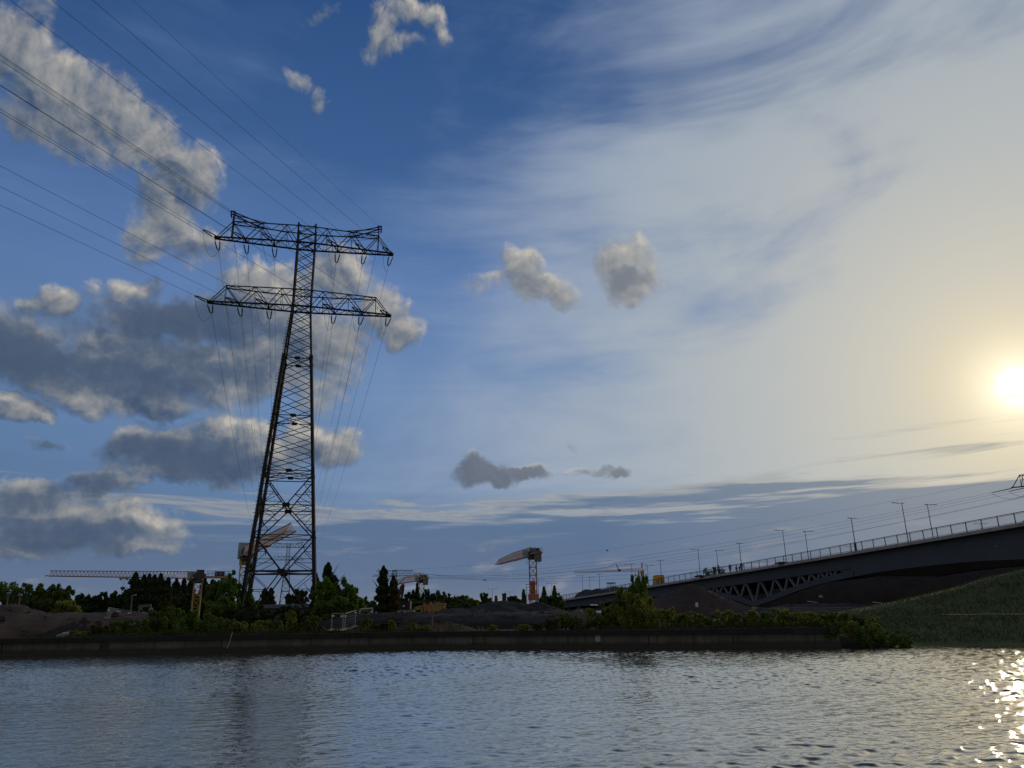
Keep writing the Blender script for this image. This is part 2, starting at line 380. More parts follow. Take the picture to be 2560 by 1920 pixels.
M['cloth_dark'] = mat('dark cloth', (.02, .022, .03), (.03, .03, .04), 4, .9)
M['cloth_green'] = mat('green grey cloth', (.06, .075, .06), (.08, .095, .075), 4, .9)
M['hair'] = mat('hair', (.02, .015, .01), (.03, .02, .015), 4, .8)
M['leaf_dark'] = leafmat('dark poplar leaves', (.028, .048, .018), (.058, .088, .030), .28)
M['leaf_mid'] = leafmat('mid green leaves', (.080, .125, .032), (.15, .21, .055), .42)
M['leaf_bright'] = leafmat('fresh green leaves', (.075, .145, .018), (.16, .26, .04), .45)
M['leaf_yellow'] = leafmat('yellow green leaves', (.15, .17, .04), (.27, .29, .075), .45)
M['leaf_olive'] = leafmat('olive leaves', (.06, .055, .02), (.11, .095, .035), .3)
M['weed'] = leafmat('weeds', (.04, .055, .016), (.09, .105, .035), .4, 1.5)

# quay panels: blotches, run-off streaks and a tide line
m, t, b, p, out = newmat('stained quay concrete'); M['conc_wall'] = m
tc = b.n('ShaderNodeTexCoord').outputs['Object']
mp = b.n('ShaderNodeMapping'); mp.inputs['Scale'].default_value = (1.4, 1.4, .10); t.links.new(tc, mp.inputs[0])
s_ = b.noise(mp.outputs[0], 1.6, 5.0, .65); n_ = b.noise(tc, .5, 6.0, .6); sp = b.n('ShaderNodeSeparateXYZ'); t.links.new(tc, sp.inputs[0])
c = b.mix(b.mapr(n_, .35, .65), (.075, .076, .070, 1), (.135, .132, .120, 1))
c = b.mix(b.mapr(s_, .50, .66, 0.0, .75), c, (.040, .038, .032, 1))
c = b.mix(b.mapr(s_, .34, .22, 0.0, .5), c, (.20, .19, .175, 1))
c = b.mix(b.mapr(b.m('ADD', sp.outputs[2], b.m('MULTIPLY', n_, .25)), .58, .42, 0.0, .8), c, (.030, .033, .024, 1))
t.links.new(c, p.inputs['Base Color']); p.inputs['Roughness'].default_value = .85
bn = b.n('ShaderNodeBump'); bn.inputs['Strength'].default_value = .5; bn.inputs['Distance'].default_value = .05
t.links.new(b.noise(tc, 7.0, 6.0, .65), bn.inputs['Height']); t.links.new(bn.outputs[0], p.inputs['Normal'])
# water
m, t, b, p, out = newmat('canal water'); M['water'] = m
tc = b.n('ShaderNodeTexCoord').outputs['Object']
def wmap(rot, sx, sy):
    x = b.n('ShaderNodeMapping'); x.inputs['Rotation'].default_value = (0, 0, R(rot)); x.inputs['Scale'].default_value = (sx, sy, 1)
    t.links.new(tc, x.inputs[0]); return x.outputs[0]
def ridge(v):
    return b.m('SUBTRACT', 1.0, b.m('ABSOLUTE', b.m('MULTIPLY_ADD', v, 2.0, -1.0)))
a2 = ridge(b.noise(wmap(-14, 1.6, 3.2), 1.0, 3.0, .55, .8))
a3 = ridge(b.noise(wmap(20, 4.0, 7.5), 1.0, 2.0, .55, .5))
patch = b.mapr(b.noise(wmap(8, .035, .06), 1.0, 2.0, .5), .35, .65, .6, 1.1)
h = b.m('ADD', b.m('MULTIPLY', a2, .012), b.m('MULTIPLY', a3, .006))
h = b.m('MULTIPLY', h, patch)
bn = b.n('ShaderNodeBump'); bn.inputs['Strength'].default_value = 1.0; bn.inputs['Distance'].default_value = 1.0
t.links.new(h, bn.inputs['Height']); t.links.new(bn.outputs[0], p.inputs['Normal'])
p.inputs['Base Color'].default_value = (.010, .014, .013, 1); p.inputs['Roughness'].default_value = .035
p.inputs['IOR'].default_value = 1.45
gl = b.n('ShaderNodeBsdfGlossy'); gl.inputs['Color'].default_value = (.92, .89, .81, 1); gl.inputs['Roughness'].default_value = .035
t.links.new(bn.outputs[0], gl.inputs['Normal']); ms = b.n('ShaderNodeMixShader')
lw = b.n('ShaderNodeLayerWeight'); lw.inputs['Blend'].default_value = .5
b.put(ms.inputs[0], b.mapr(lw.outputs['Facing'], .58, .90, .0, .80))
t.links.new(p.outputs[0], ms.inputs[1]); t.links.new(gl.outputs[0], ms.inputs[2]); t.links.new(ms.outputs[0], out.inputs[0])

# ================================================================ mesh helpers
col_ = sc.collection
def tag(o, label=None, cat=None, group=None, kind=None):
    if label: o['label'] = label
    if cat: o['category'] = cat
    if group: o['group'] = group
    if kind: o['kind'] = kind
    return o
def empty(name, loc, label=None, cat=None, group=None):
    o = bpy.data.objects.new(name, None); o.location = loc; o.empty_display_size = .3; col_.objects.link(o)
    return tag(o, label, cat, group)
def world_loc(o):
    v = Vector((0, 0, 0))
    while o is not None: v = v + Vector(o.location); o = o.parent
    return v

class MB:
    """collects shapes in world coordinates and links them as ONE mesh object"""
    def __init__(s): s.v = []; s.f = []
    def add(s, vs, fs):
        k = len(s.v); s.v.extend([tuple(x) for x in vs]); s.f.extend([tuple(i + k for i in f) for f in fs])
    def bar(s, a, b_, w, w2=None, h=None):
        a = Vector(a); b_ = Vector(b_); d = b_ - a
        if d.length < 1e-5: return
        d.normalize(); u = Vector((0, 0, 1)) if abs(d.z) < .95 else Vector((0, 1, 0))
        x = d.cross(u).normalized(); y = x.cross(d)
        h = h or w; k = (w2 / w) if w2 else 1.0
        vs = []
        for q, kk in ((a, 1.0), (b_, k)):
            for i, j in ((-1, -1), (1, -1), (1, 1), (-1, 1)): vs.append(q + x * (i * w / 2 * kk) + y * (j * h / 2 * kk))
        s.add(vs, [(0, 1, 2, 3), (7, 6, 5, 4), (0, 4, 5, 1), (1, 5, 6, 2), (2, 6, 7, 3), (3, 7, 4, 0)])
    def path(s, pts, w):
        for a, b_ in zip(pts[:-1], pts[1:]): s.bar(a, b_, w)
    def tube(s, pts, r, n=6, r2=None):
        pts = [Vector(p) for p in pts]; rings = []; N = len(pts)
        for i, p in enumerate(pts):
            d = (pts[min(i + 1, N - 1)] - pts[max(i - 1, 0)]).normalized()
            u = Vector((0, 0, 1)) if abs(d.z) < .9 else Vector((0, 1, 0))
            x = d.cross(u).normalized(); y = x.cross(d)
            rr = r if not callable(r) else r(i / (N - 1))
            if r2 is not None: rr = r + (r2 - r) * i / (N - 1)
            rings.append([p + x * math.cos(2 * math.pi * k / n) * rr + y * math.sin(2 * math.pi * k / n) * rr for k in range(n)])
        vs = [q for g in rings for q in g]; fs = []
        for i in range(N - 1):
            for k in range(n):
                k2 = (k + 1) % n; fs.append((i * n + k, i * n + k2, (i + 1) * n + k2, (i + 1) * n + k))
        fs.append(tuple(range(n - 1, -1, -1))); fs.append(tuple((N - 1) * n + k for k in range(n)))
        s.add(vs, fs)
    def box(s, c, sx, sy, sz, ax=None):
        """box with its centre at c; ax = horizontal unit vector of the x side"""
        c = Vector(c); x = Vector(ax) if ax is not None else Vector((1, 0, 0)); z = Vector((0, 0, 1)); y = z.cross(x).normalized()
        vs = [c + x * (i * sx / 2) + y * (j * sy / 2) + z * (k * sz / 2) for k in (-1, 1) for i, j in ((-1, -1), (1, -1), (1, 1), (-1, 1))]
        s.add(vs, [(3, 2, 1, 0), (4, 5, 6, 7), (0, 1, 5, 4), (1, 2, 6, 5), (2, 3, 7, 6), (3, 0, 4, 7)])
    def lathe(s, c, prof, n=12):
        c = Vector(c); vs = []; fs = []
        for r, z in prof:
            for k in range(n): vs.append(c + Vector((math.cos(2 * math.pi * k / n) * r, math.sin(2 * math.pi * k / n) * r, z)))
        for i in range(len(prof) - 1):
            for k in range(n):
                k2 = (k + 1) % n; fs.append((i * n + k, i * n + k2, (i + 1) * n + k2, (i + 1) * n + k))
        fs.append(tuple(range(n - 1, -1, -1))); fs.append(tuple((len(prof) - 1) * n + k for k in range(n)))
        s.add(vs, fs)
    def build(s, name, material, parent=None, smooth=False, origin=None):
        me = bpy.data.meshes.new(name)
        if parent is not None: o0 = world_loc(parent); loc = Vector((0, 0, 0))
        elif origin is not None: o0 = Vector(origin); loc = Vector(origin)
        else: o0 = Vector((0, 0, 0)); loc = Vector((0, 0, 0))
        me.from_pydata([(v[0] - o0.x, v[1] - o0.y, v[2] - o0.z) for v in s.v], [], s.f)
        me.materials.append(M[material]); me.update()
        if smooth:
            for pl in me.polygons: pl.use_smooth = True
        o = bpy.data.objects.new(name, me); o.location = loc; col_.objects.link(o)
        if parent is not None: o.parent = parent
        return o

def quads(name, arr, material, parent=None, origin=None):
    """arr: (N,4,3) world corners"""
    o0 = world_loc(parent) if parent is not None else Vector(origin or (0, 0, 0))
    n = len(arr); v = (arr.reshape(-1, 3) - np.array(o0)).astype(np.float32)
    me = bpy.data.meshes.new(name)
    me.vertices.add(4 * n); me.vertices.foreach_set('co', v.ravel())
    me.loops.add(4 * n); me.loops.foreach_set('vertex_index', np.arange(4 * n, dtype=np.int32))
    me.polygons.add(n); me.polygons.foreach_set('loop_start', np.arange(0, 4 * n, 4, dtype=np.int32))
    me.update(calc_edges=True); me.validate(); me.materials.append(M[material])
    o = bpy.data.objects.new(name, me); col_.objects.link(o)
    if parent is not None: o.parent = parent
    else: o.location = o0
    return o

def leaves_at(pts, size, rg, flat=.5):
    n = len(pts)
    a = rg.normal(size=(n, 3)); a /= np.linalg.norm(a, axis=1)[:, None]
    c = rg.normal(size=(n, 3)); c -= (c * a).sum(1)[:, None] * a; c /= np.linalg.norm(c, axis=1)[:, None]
    sz = size * rg.uniform(.55, 1.35, size=(n, 1)); a = a * sz; c = c * sz * flat
    return np.stack([pts - a, pts - c, pts + a, pts + c], 1)

def copy_tree(o, parent=None):
    c = o.copy(); col_.objects.link(c); c.parent = parent
    for ch in list(o.children): copy_tree(ch, c)
    return c

def horizon_y(px): return 1528 - (px - 1280) * math.tan(ROLL)

# ================================================================ setting: water, ground, quay
GZ = 1.15
QP = [(-400.0, 46.0), (-37.3, 56.55), (-23.0, 57.0), (-6.5, 57.3), (4.0, 54.2), (11.0, 51.9), (20.7, 50.1), (30.4, 47.1), (60.0, 38.0), (400.0, -60.0)]
# water: one sheet, rippled for real where it is near, plain beyond
WY0, WY1 = 7.0, 60.0
nx, ny = 1150, 1150
ux = np.linspace(-1, 1, nx); tt_ = np.linspace(0, 1, ny); gy = WY0 + (WY1 - WY0) * (0.4 * tt_ + 0.6 * tt_ ** 1.7)
UX, GY = np.meshgrid(ux, gy); GX = UX * (GY * .74 + 6.0); ZW = np.zeros_like(GX)
rw = np.random.default_rng(5)
def gauss_dir(s): return rw.normal(-1.25, s)
DX = np.zeros_like(GX); DY = np.zeros_like(GX)
for lam0, lam1, nn, slope, sp_ in ((1.2, 2.4, 12, .014, .45), (.45, .9, 26, .088, .45), (.20, .42, 44, .155, .6)):
    for _ in range(nn):
        lam = rw.uniform(lam0, lam1); an = gauss_dir(sp_); k_ = 2 * np.pi / lam; am_ = slope * math.sqrt(2.0 / nn) / k_
        ph = k_ * (math.cos(an) * GX + math.sin(an) * GY) + rw.uniform(0, 6.28)
        ZW += am_ * np.sin(ph); cph = np.cos(ph) * am_; DX += cph * math.cos(an) * 1.3; DY += cph * math.sin(an) * 1.3
gust = .72 + .45 * np.sin(GX * .11 + GY * .06 + 1.0) * np.sin(GY * .19 - GX * .045 + .4) + .25 * np.sin(GX * .31 + 2.2) * np.sin(GY * .37)
shore = np.interp(GX, [-60, -37.3, -23, -6.5, 4, 11, 20.7, 30.4, 60], [50, 56.5, 57, 57.3, 54.2, 51.9, 50.1, 47.1, 38])
fade = np.clip((shore - GY) / 7.0, .22, 1) * np.clip((1 - abs(UX)) / .08, 0, 1) * np.clip((GY - WY0) / 2, 0, 1) * np.clip((WY1 - GY) / 6, .15, 1) * (tt_[:, None] < 1)
gf = np.clip(gust, .35, 1.3) * fade * (.50 + .50 / (1 + np.exp(-(GX + GY * .32) / 3.0))); ZW *= gf
co = np.stack([GX + DX * gf, GY + DY * gf, ZW], -1).reshape(-1, 3)
ia, ja = np.meshgrid(np.arange(ny - 1), np.arange(nx - 1), indexing='ij'); k0 = (ia * nx + ja).ravel()
fq = np.stack([k0, k0 + 1, k0 + nx + 1, k0 + nx], 1)
e0 = len(co)
far_ = np.array([(-1500, -1500, 0), (1500, -1500, 0), (1500, 75, 0), (-1500, 75, 0)], float)
c4 = [0, nx - 1, ny * nx - 1, (ny - 1) * nx]
co = np.vstack([co, far_, co[c4] - np.array([0, 0, .0005])])
fr_ = np.array([(e0, e0 + 1, e0 + 5, e0 + 4), (e0 + 1, e0 + 2, e0 + 6, e0 + 5), (e0 + 2, e0 + 3, e0 + 7, e0 + 6), (e0 + 3, e0, e0 + 4, e0 + 7)])
fq = np.vstack([fq, fr_]).astype(np.int32)
me = bpy.data.meshes.new('water'); me.vertices.add(len(co)); me.vertices.foreach_set('co', co.astype(np.float32).ravel())
me.loops.add(fq.size); me.loops.foreach_set('vertex_index', fq.ravel()); me.polygons.add(len(fq)); me.polygons.foreach_set('loop_start', np.arange(0, fq.size, 4, dtype=np.int32))
me.update(calc_edges=True); me.polygons.foreach_set('use_smooth', np.ones(len(fq), dtype=bool)); me.materials.append(M['water'])
o = bpy.data.objects.new('water', me); col_.objects.link(o); tag(o, kind='structure')

g = MB(); off = 0.05
vs = [(-3000, 46.0, GZ)] + [(x, y + .1, GZ) for x, y in QP[:7]] + [(20.8, 74.0, GZ), (3000, 74.0, GZ), (3000, 5000, GZ), (-3000, 5000, GZ)]
n = len(vs); g.add(vs, [tuple(range(n))])
o = g.build('ground', 'ground'); tag(o, kind='structure')

q = empty('quay_wall', (-6.5, 57.3, 0), 'long low concrete quay wall with dark coping running along the far bank', 'quay wall')
def strip(mb, pts, d0, d1, z0, z1):
    """closed solid strip along a polyline, between setbacks d0..d1 (towards land) and heights z0..z1"""
    P = [Vector((x, y, 0)) for x, y in pts]; N = []
    for i in range(len(P)):
        d = (P[min(i + 1, len(P) - 1)] - P[max(i - 1, 0)]).normalized(); N.append(Vector((-d.y, d.x, 0)))
    vs = []
    for p_, n_ in zip(P, N):
        a = p_ + n_ * d0; c = p_ + n_ * d1
        vs += [(a.x, a.y, z0), (c.x, c.y, z0), (c.x, c.y, z1), (a.x, a.y, z1)]
    fs = []
    for i in range(len(P) - 1):
        k = 4 * i
        fs += [(k, k + 4, k + 7, k + 3), (k + 3, k + 7, k + 6, k + 2), (k + 2, k + 6, k + 5, k + 1), (k + 1, k + 5, k + 4, k)]
    fs += [(0, 3, 2, 1), (4 * len(P) - 4, 4 * len(P) - 3, 4 * len(P) - 2, 4 * len(P) - 1)]
    mb.add(vs, fs)
QW = QP[:7]
def qpoint(t, d=0.0):
    """point on the quay line for a world X"""
    for (x0, y0), (x1, y1) in zip(QW[:-1], QW[1:]):
        if x0 <= t <= x1:
            return Vector((t, y0 + (y1 - y0) * (t - x0) / (x1 - x0) + d, 0))
    return Vector((t, QW[-1][1] + d, 0))
a = MB(); strip(a, QW, -.22, .9, .84, GZ + .03); a.build('coping', 'conccap', q)
# concrete panels, a small gap between neighbours
joints = [-400, -150, -75, -52, -37.2, -30.2, -29.6, -21.5, -12.2, -3.1, 3.6, 8.9, 14.2, 19.2, 20.7]
for j0, j1 in zip(joints[:-1], joints[1:]):
    if j1 - j0 < 1.0: continue
    pts = [(j0 + .04, qpoint(j0 + .04).y)] + [p_ for p_ in QW if j0 + .1 < p_[0] < j1 - .1] + [(j1 - .04, qpoint(j1 - .04).y)]
    a = MB(); strip(a, pts, -.02, .5, .22, .837); a.build('wall_panel', 'conc_wall', q)
a = MB(); strip(a, QW, .06, .6, -1.5, .83); a.build('wet_footing', 'wet', q)
a = MB(); strip(a, QW, -.10, .04, -1.0, .215); a.build('waterline_beam', 'wet', q)
pa = qpoint(5.6); a = MB(); a.box((pa.x, pa.y - .04, .62), .35, .05, .40, (.957, -.29, 0)); a.build('patch', 'paleconc', q)
# leaning stick against the wall
a = MB(); s0 = at(581, 1583, 56.4); s1 = at(568, 1622, 56.3); s1.z = max(s1.z, .25); a.tube([s0 + Vector((0, .0, .1)), (s0 + s1) / 2 + Vector((.02, 0, .04)), s1], .035, 6)
o = a.build('driftwood_stick', 'wood', origin=s1); tag(o, 'thin pale stick leaning against the quay wall below the pylon', 'stick')

# ================================================================ soil heaps
rgh = np.random.default_rng(11)
def fbm2(x, y, seed, octs=4, f0=.15):
    r = np.random.default_rng(seed); z = np.zeros_like(x); amp = 1.0; f = f0
    for _ in range(octs):
        for _k in range(3):
            an = r.uniform(0, 6.28); ph = r.uniform(0, 6.28)
            z += amp * np.sin((x * math.cos(an) + y * math.sin(an)) * f * 6.28 + ph) / 3
        amp *= .55; f *= 2.07
    return z
HEAPS = []
def heap(px, py, Y, rx, ry, label, material='darksoil', zb=GZ - .1, sharp=1.0, noise=.12, top=0.0, rot=0.0, name='soil_heap', cat='soil heap', group=None, flat=0.0):
    """heap of soil whose summit is seen at px,py at depth Y; rx, ry = footprint half sizes in metres"""
    s = at(px, py, Y); h = s.z - zb
    nr, na = 26, 72
    t = np.linspace(0, 1, nr); an = np.linspace(0, 2 * np.pi, na, endpoint=False)
    T, A = np.meshgrid(t, an, indexing='ij')
    X = T * np.cos(A) * rx; Yy = T * np.sin(A) * ry
    seed = int(abs(px * 7 + py)) % 9973; HEAPS.append([])
    prof = np.clip((1 - T) / (1 - flat), 0, 1) ** sharp
    prof = np.where(prof > .9, .9 + (prof - .9) * (1 - (prof - .9) * 4), prof)
    n_ = fbm2(X + s.x, Yy + s.y, seed, 5, .10)
    Z = h * prof * (1 + noise * n_ * np.clip(T * 3, 0, 1)) + noise * .3 * n_ * (T * (1 - T)) * 4 * min(h, 2)
    fine = rgh.normal(size=Z.shape) * .055 * np.clip(T * (1 - T) * 6, 0, 1)
    Z = Z + fine
    c, s_ = math.cos(R(rot)), math.sin(R(rot))
    XX = X * c - Yy * s_; YY = X * s_ + Yy * c
    vs = [(XX[i, j], YY[i, j], Z[i, j]) for i in range(nr) for j in range(na)]
    fs = []
    for i in range(nr - 1):
        for j in range(na):
            j2 = (j + 1) % na; fs.append((i * na + j, (i + 1) * na + j, (i + 1) * na + j2, i * na + j2))
    HEAPS[-1] = [(v[0] + s.x, v[1] + s.y, v[2] + zb) for v in vs[na * 2:]]
    mb = MB(); mb.add([(v[0] + s.x, v[1] + s.y, v[2] + zb) for v in vs], fs)
    o = mb.build(name, material, origin=(s.x, s.y, zb), smooth=True)
    return tag(o, label, cat, group)
SG = 'spoil heaps on the construction site'
heap(10, 1510, 64, 9, 5.5, 'tall reddish brown soil heap at the left end of the bank', 'redsoil', noise=.2, sharp=.8, group=SG, flat=.1)
heap(120, 1533, 66, 13, 7.0, 'long flat topped brown soil bank beside the tall reddish heap', 'redsoil', noise=.18, sharp=.5, group=SG, flat=.45)
heap(205, 1545, 66, 11, 5.5, 'low brown soil bank in front of the leaning mesh fence', 'soil', noise=.2, sharp=.6, group=SG, flat=.35)
heap(178, 1546, 61.8, 4.2, 3.0, 'small dark soil heap in front of the long flat brown bank', 'darksoil', noise=.15, sharp=.8, group=SG, flat=.2)
heap(1262, 1499, 98, 13.5, 10, 'large dark spoil heap left of the tall red brown crane', 'darksoil', noise=.08, sharp=1.1, group=SG)
heap(1341, 1502, 96, 7.5, 7, 'dark spoil heap covering the foot of the red brown crane', 'darksoil', noise=.08, sharp=1.0, group=SG)
heap(1150, 1519, 92, 10, 8, 'low dark heap beside the yellow framed container', 'darksoil', noise=.1, sharp=.8, group=SG)
heap(1130, 1534, 71, 16, 7.5, 'wide flat dark soil bank in front of the yellow framed container', 'darksoil', noise=.12, sharp=.35, group=SG, flat=.6)
heap(1330, 1535, 68, 9, 6.5, 'flat dark soil bank in front of the large dark spoil heap', 'darksoil', noise=.12, sharp=.4, group=SG, flat=.55)
heap(985, 1534, 70, 6.5, 6, 'flat dark bank below the folded excavator', 'darksoil', noise=.1, sharp=.35, group=SG, flat=.6)
heap(989, 1543, 63, 3.3, 2.6, 'small pointed dark heap near the bar fence', 'darksoil', noise=.1, sharp=1.0, group=SG)
heap(1100, 1553, 60.5, 3.0, 2.0, 'small pinkish soil slip at the quay edge', 'redsoil', noise=.2, sharp=.9, group=SG)
heap(1724, 1457, 112, 11.5, 9, 'big pointed brown spoil heap in front of the bridge', 'soil', noise=.08, sharp=1.0, group=SG)
heap(1590, 1478, 118, 8.5, 7, 'brown spoil heap behind the tall bush beside the big pointed heap', 'soil', noise=.06, sharp=1.0, group=SG)
heap(1460, 1520, 84, 9, 6, 'low dark heap under the left end of the bridge', 'darksoil', noise=.1, sharp=.7, group=SG)
# dark bank behind and under the bridge
heap(2600, 1415, 185, 95, 30, 'huge dark earth embankment behind the bridge truss', 'darksoil', noise=.03, sharp=.55, flat=.75, rot=-8, name='earth_embankment', cat='embankment')
heap(2080, 1512, 96, 15, 8, 'low rubble strewn dark heap under the bridge span', 'darksoil', noise=.15, sharp=.6, group=SG, flat=.3)

# clods and stones strewn over the heaps
rq = np.random.default_rng(8); ST = MB()
for hv in HEAPS:
    for _ in range(46):
        c = hv[int(rq.integers(0, len(hv)))]
        if c[2] < GZ - .05 or c[1] > 125: continue
        s_ = rq.uniform(.06, .22) * (1.0 if rq.uniform() < .9 else 1.8); x_, y_ = c[0] + rq.normal(0, .3), c[1] + rq.normal(0, .2); pts = []
        for k_ in range(6):
            a_ = k_ * math.pi / 3; pts.append((x_ + math.cos(a_) * s_ * rq.uniform(.6, 1.1), y_ + math.sin(a_) * s_ * rq.uniform(.6, 1.1), c[2] - .04))
        for k_ in range(3):
            a_ = k_ * 2 * math.pi / 3; pts.append((x_ + math.cos(a_) * s_ * .5, y_ + math.sin(a_) * s_ * .5, c[2] + s_ * rq.uniform(.4, .9)))
        ST.add(pts, [(0, 1, 6), (1, 2, 6), (2, 7, 6), (2, 3, 7), (3, 4, 7), (4, 8, 7), (4, 5, 8), (5, 0, 8), (0, 6, 8), (6, 7, 8)])
o = ST.build('rubble', 'soil'); tag(o, 'loose clods and stones strewn over the spoil heaps', 'rubble', kind='stuff')

# ================================================================ grass embankment on the right
crest = [(1860, 1560), (1960, 1549), (2060, 1540), (2123, 1533), (2203, 1516), (2307, 1491), (2400, 1467), (2492, 1437), (2560, 1421)]
CP = [at(px, py, 60.0 + (px - 1900) * .002) for px, py in crest]
xs0 = [p_.x for p_ in CP]; zs0 = [p_.z for p_ in CP]
xs0 += [CP[-1].x + 5, CP[-1].x + 12, CP[-1].x + 40, CP[-1].x + 160]; zs0 += [CP[-1].z + 1.0, CP[-1].z + 1.8, CP[-1].z + 2.2, CP[-1].z + 2.2]
def crest_z(x): return float(np.interp(x, xs0, zs0))
XS = np.concatenate([np.linspace(CP[0].x, 60, 110), np.linspace(61, 200, 24)]); 
qx = [p_[0] for p_ in QP]; qy = [p_[1] for p_ in QP]
vs = []; NT = 40
for x in XS:
    yw = float(np.interp(x, qx, qy)); zc = max(crest_z(x), GZ + .02)
    k = min(1.0, max(0.0, (x - 19.0) / 6.0))           # the quay dies away into the slope
    for j in range(NT):
        tt = j / (NT - 1)
        if tt < .6:
            s_ = tt / .6; y = yw + .3 + (60.5 - yw - .3) * s_
            lowz = GZ * (1 - k) + (-.35) * k
            z = lowz + (zc - lowz) * (s_ ** .85) * (1 - .10 * math.sin(s_ * math.pi))
        else:
            s_ = (tt - .6) / .4; y = 60.5 + 22 * s_; z = zc + (GZ - .3 - zc) * (s_ ** 1.3)
        vs.append((x, y, z))
vs = np.array(vs); vs[:, 2] += .05 * fbm2(vs[:, 0], vs[:, 1], 5, 4, .25)
fs = []
for i in range(len(XS) - 1):
    for j in range(NT - 1):
        k = i * NT + j; fs.append((k, k + NT, k + NT + 1, k + 1))
mb = MB(); mb.add(vs.tolist(), fs); o = mb.build('grass_slope', 'grass', smooth=True); tag(o, kind='structure')
GV = vs.reshape(len(XS), NT, 3)
# tufts of grass on the slope
rg = np.random.default_rng(3)
n = 26000
i_ = rg.uniform(0, 108, n); j_ = rg.uniform(0, 25.5, n)
ia = i_.astype(int); ja = j_.astype(int); fi = (i_ - ia)[:, None]; fj = (j_ - ja)[:, None]
pt = (GV[ia, ja] * (1 - fi) * (1 - fj) + GV[ia + 1, ja] * fi * (1 - fj) + GV[ia, ja + 1] * (1 - fi) * fj + GV[ia + 1, ja + 1] * fi * fj)
ok = pt[:, 2] > .15; pt = pt[ok]; n = len(pt)
an = rg.uniform(0, 2 * np.pi, n); hh = rg.uniform(.04, .15, n) * (1 + .8 * (fbm2(pt[:, 0], pt[:, 1], 9, 3, .3) > .35)); wd = rg.uniform(.02, .05, n)
dx = np.stack([np.cos(an) * wd, np.sin(an) * wd, np.zeros(n)], 1); tp = np.stack([rg.normal(0, .05, n), rg.normal(0, .05, n), hh], 1)
q4 = np.stack([pt - dx, pt + dx, pt + tp + dx * .2, pt + tp - dx * .2], 1)
o = quads('grass_tufts', q4, 'weed'); tag(o, kind='stuff'); o['label'] = 'short rough grass covering the green slope at the right'; o['category'] = 'grass'
# pale trodden path edge running level across the slope
zp = at(2403, 1539, 53.6).z; P3 = []
for x in np.linspace(at(2403, 1539, 53.6).x, 62, 40):
    i = int(np.argmin(abs(XS - x))); col3 = GV[i, :24]; yy = float(np.interp(zp, col3[:, 2], col3[:, 1])); P3.append(Vector((x, yy, zp + .03 + .02 * math.sin(x * 5))))
a = MB()
for p_, p2 in zip(P3[:-1], P3[1:]): a.add([p_, p2, p2 + Vector((0, .10, .06)), p_ + Vector((0, .10, .06))], [(0, 1, 2, 3)])
o = a.build('path', 'wood'); tag(o, kind='structure')

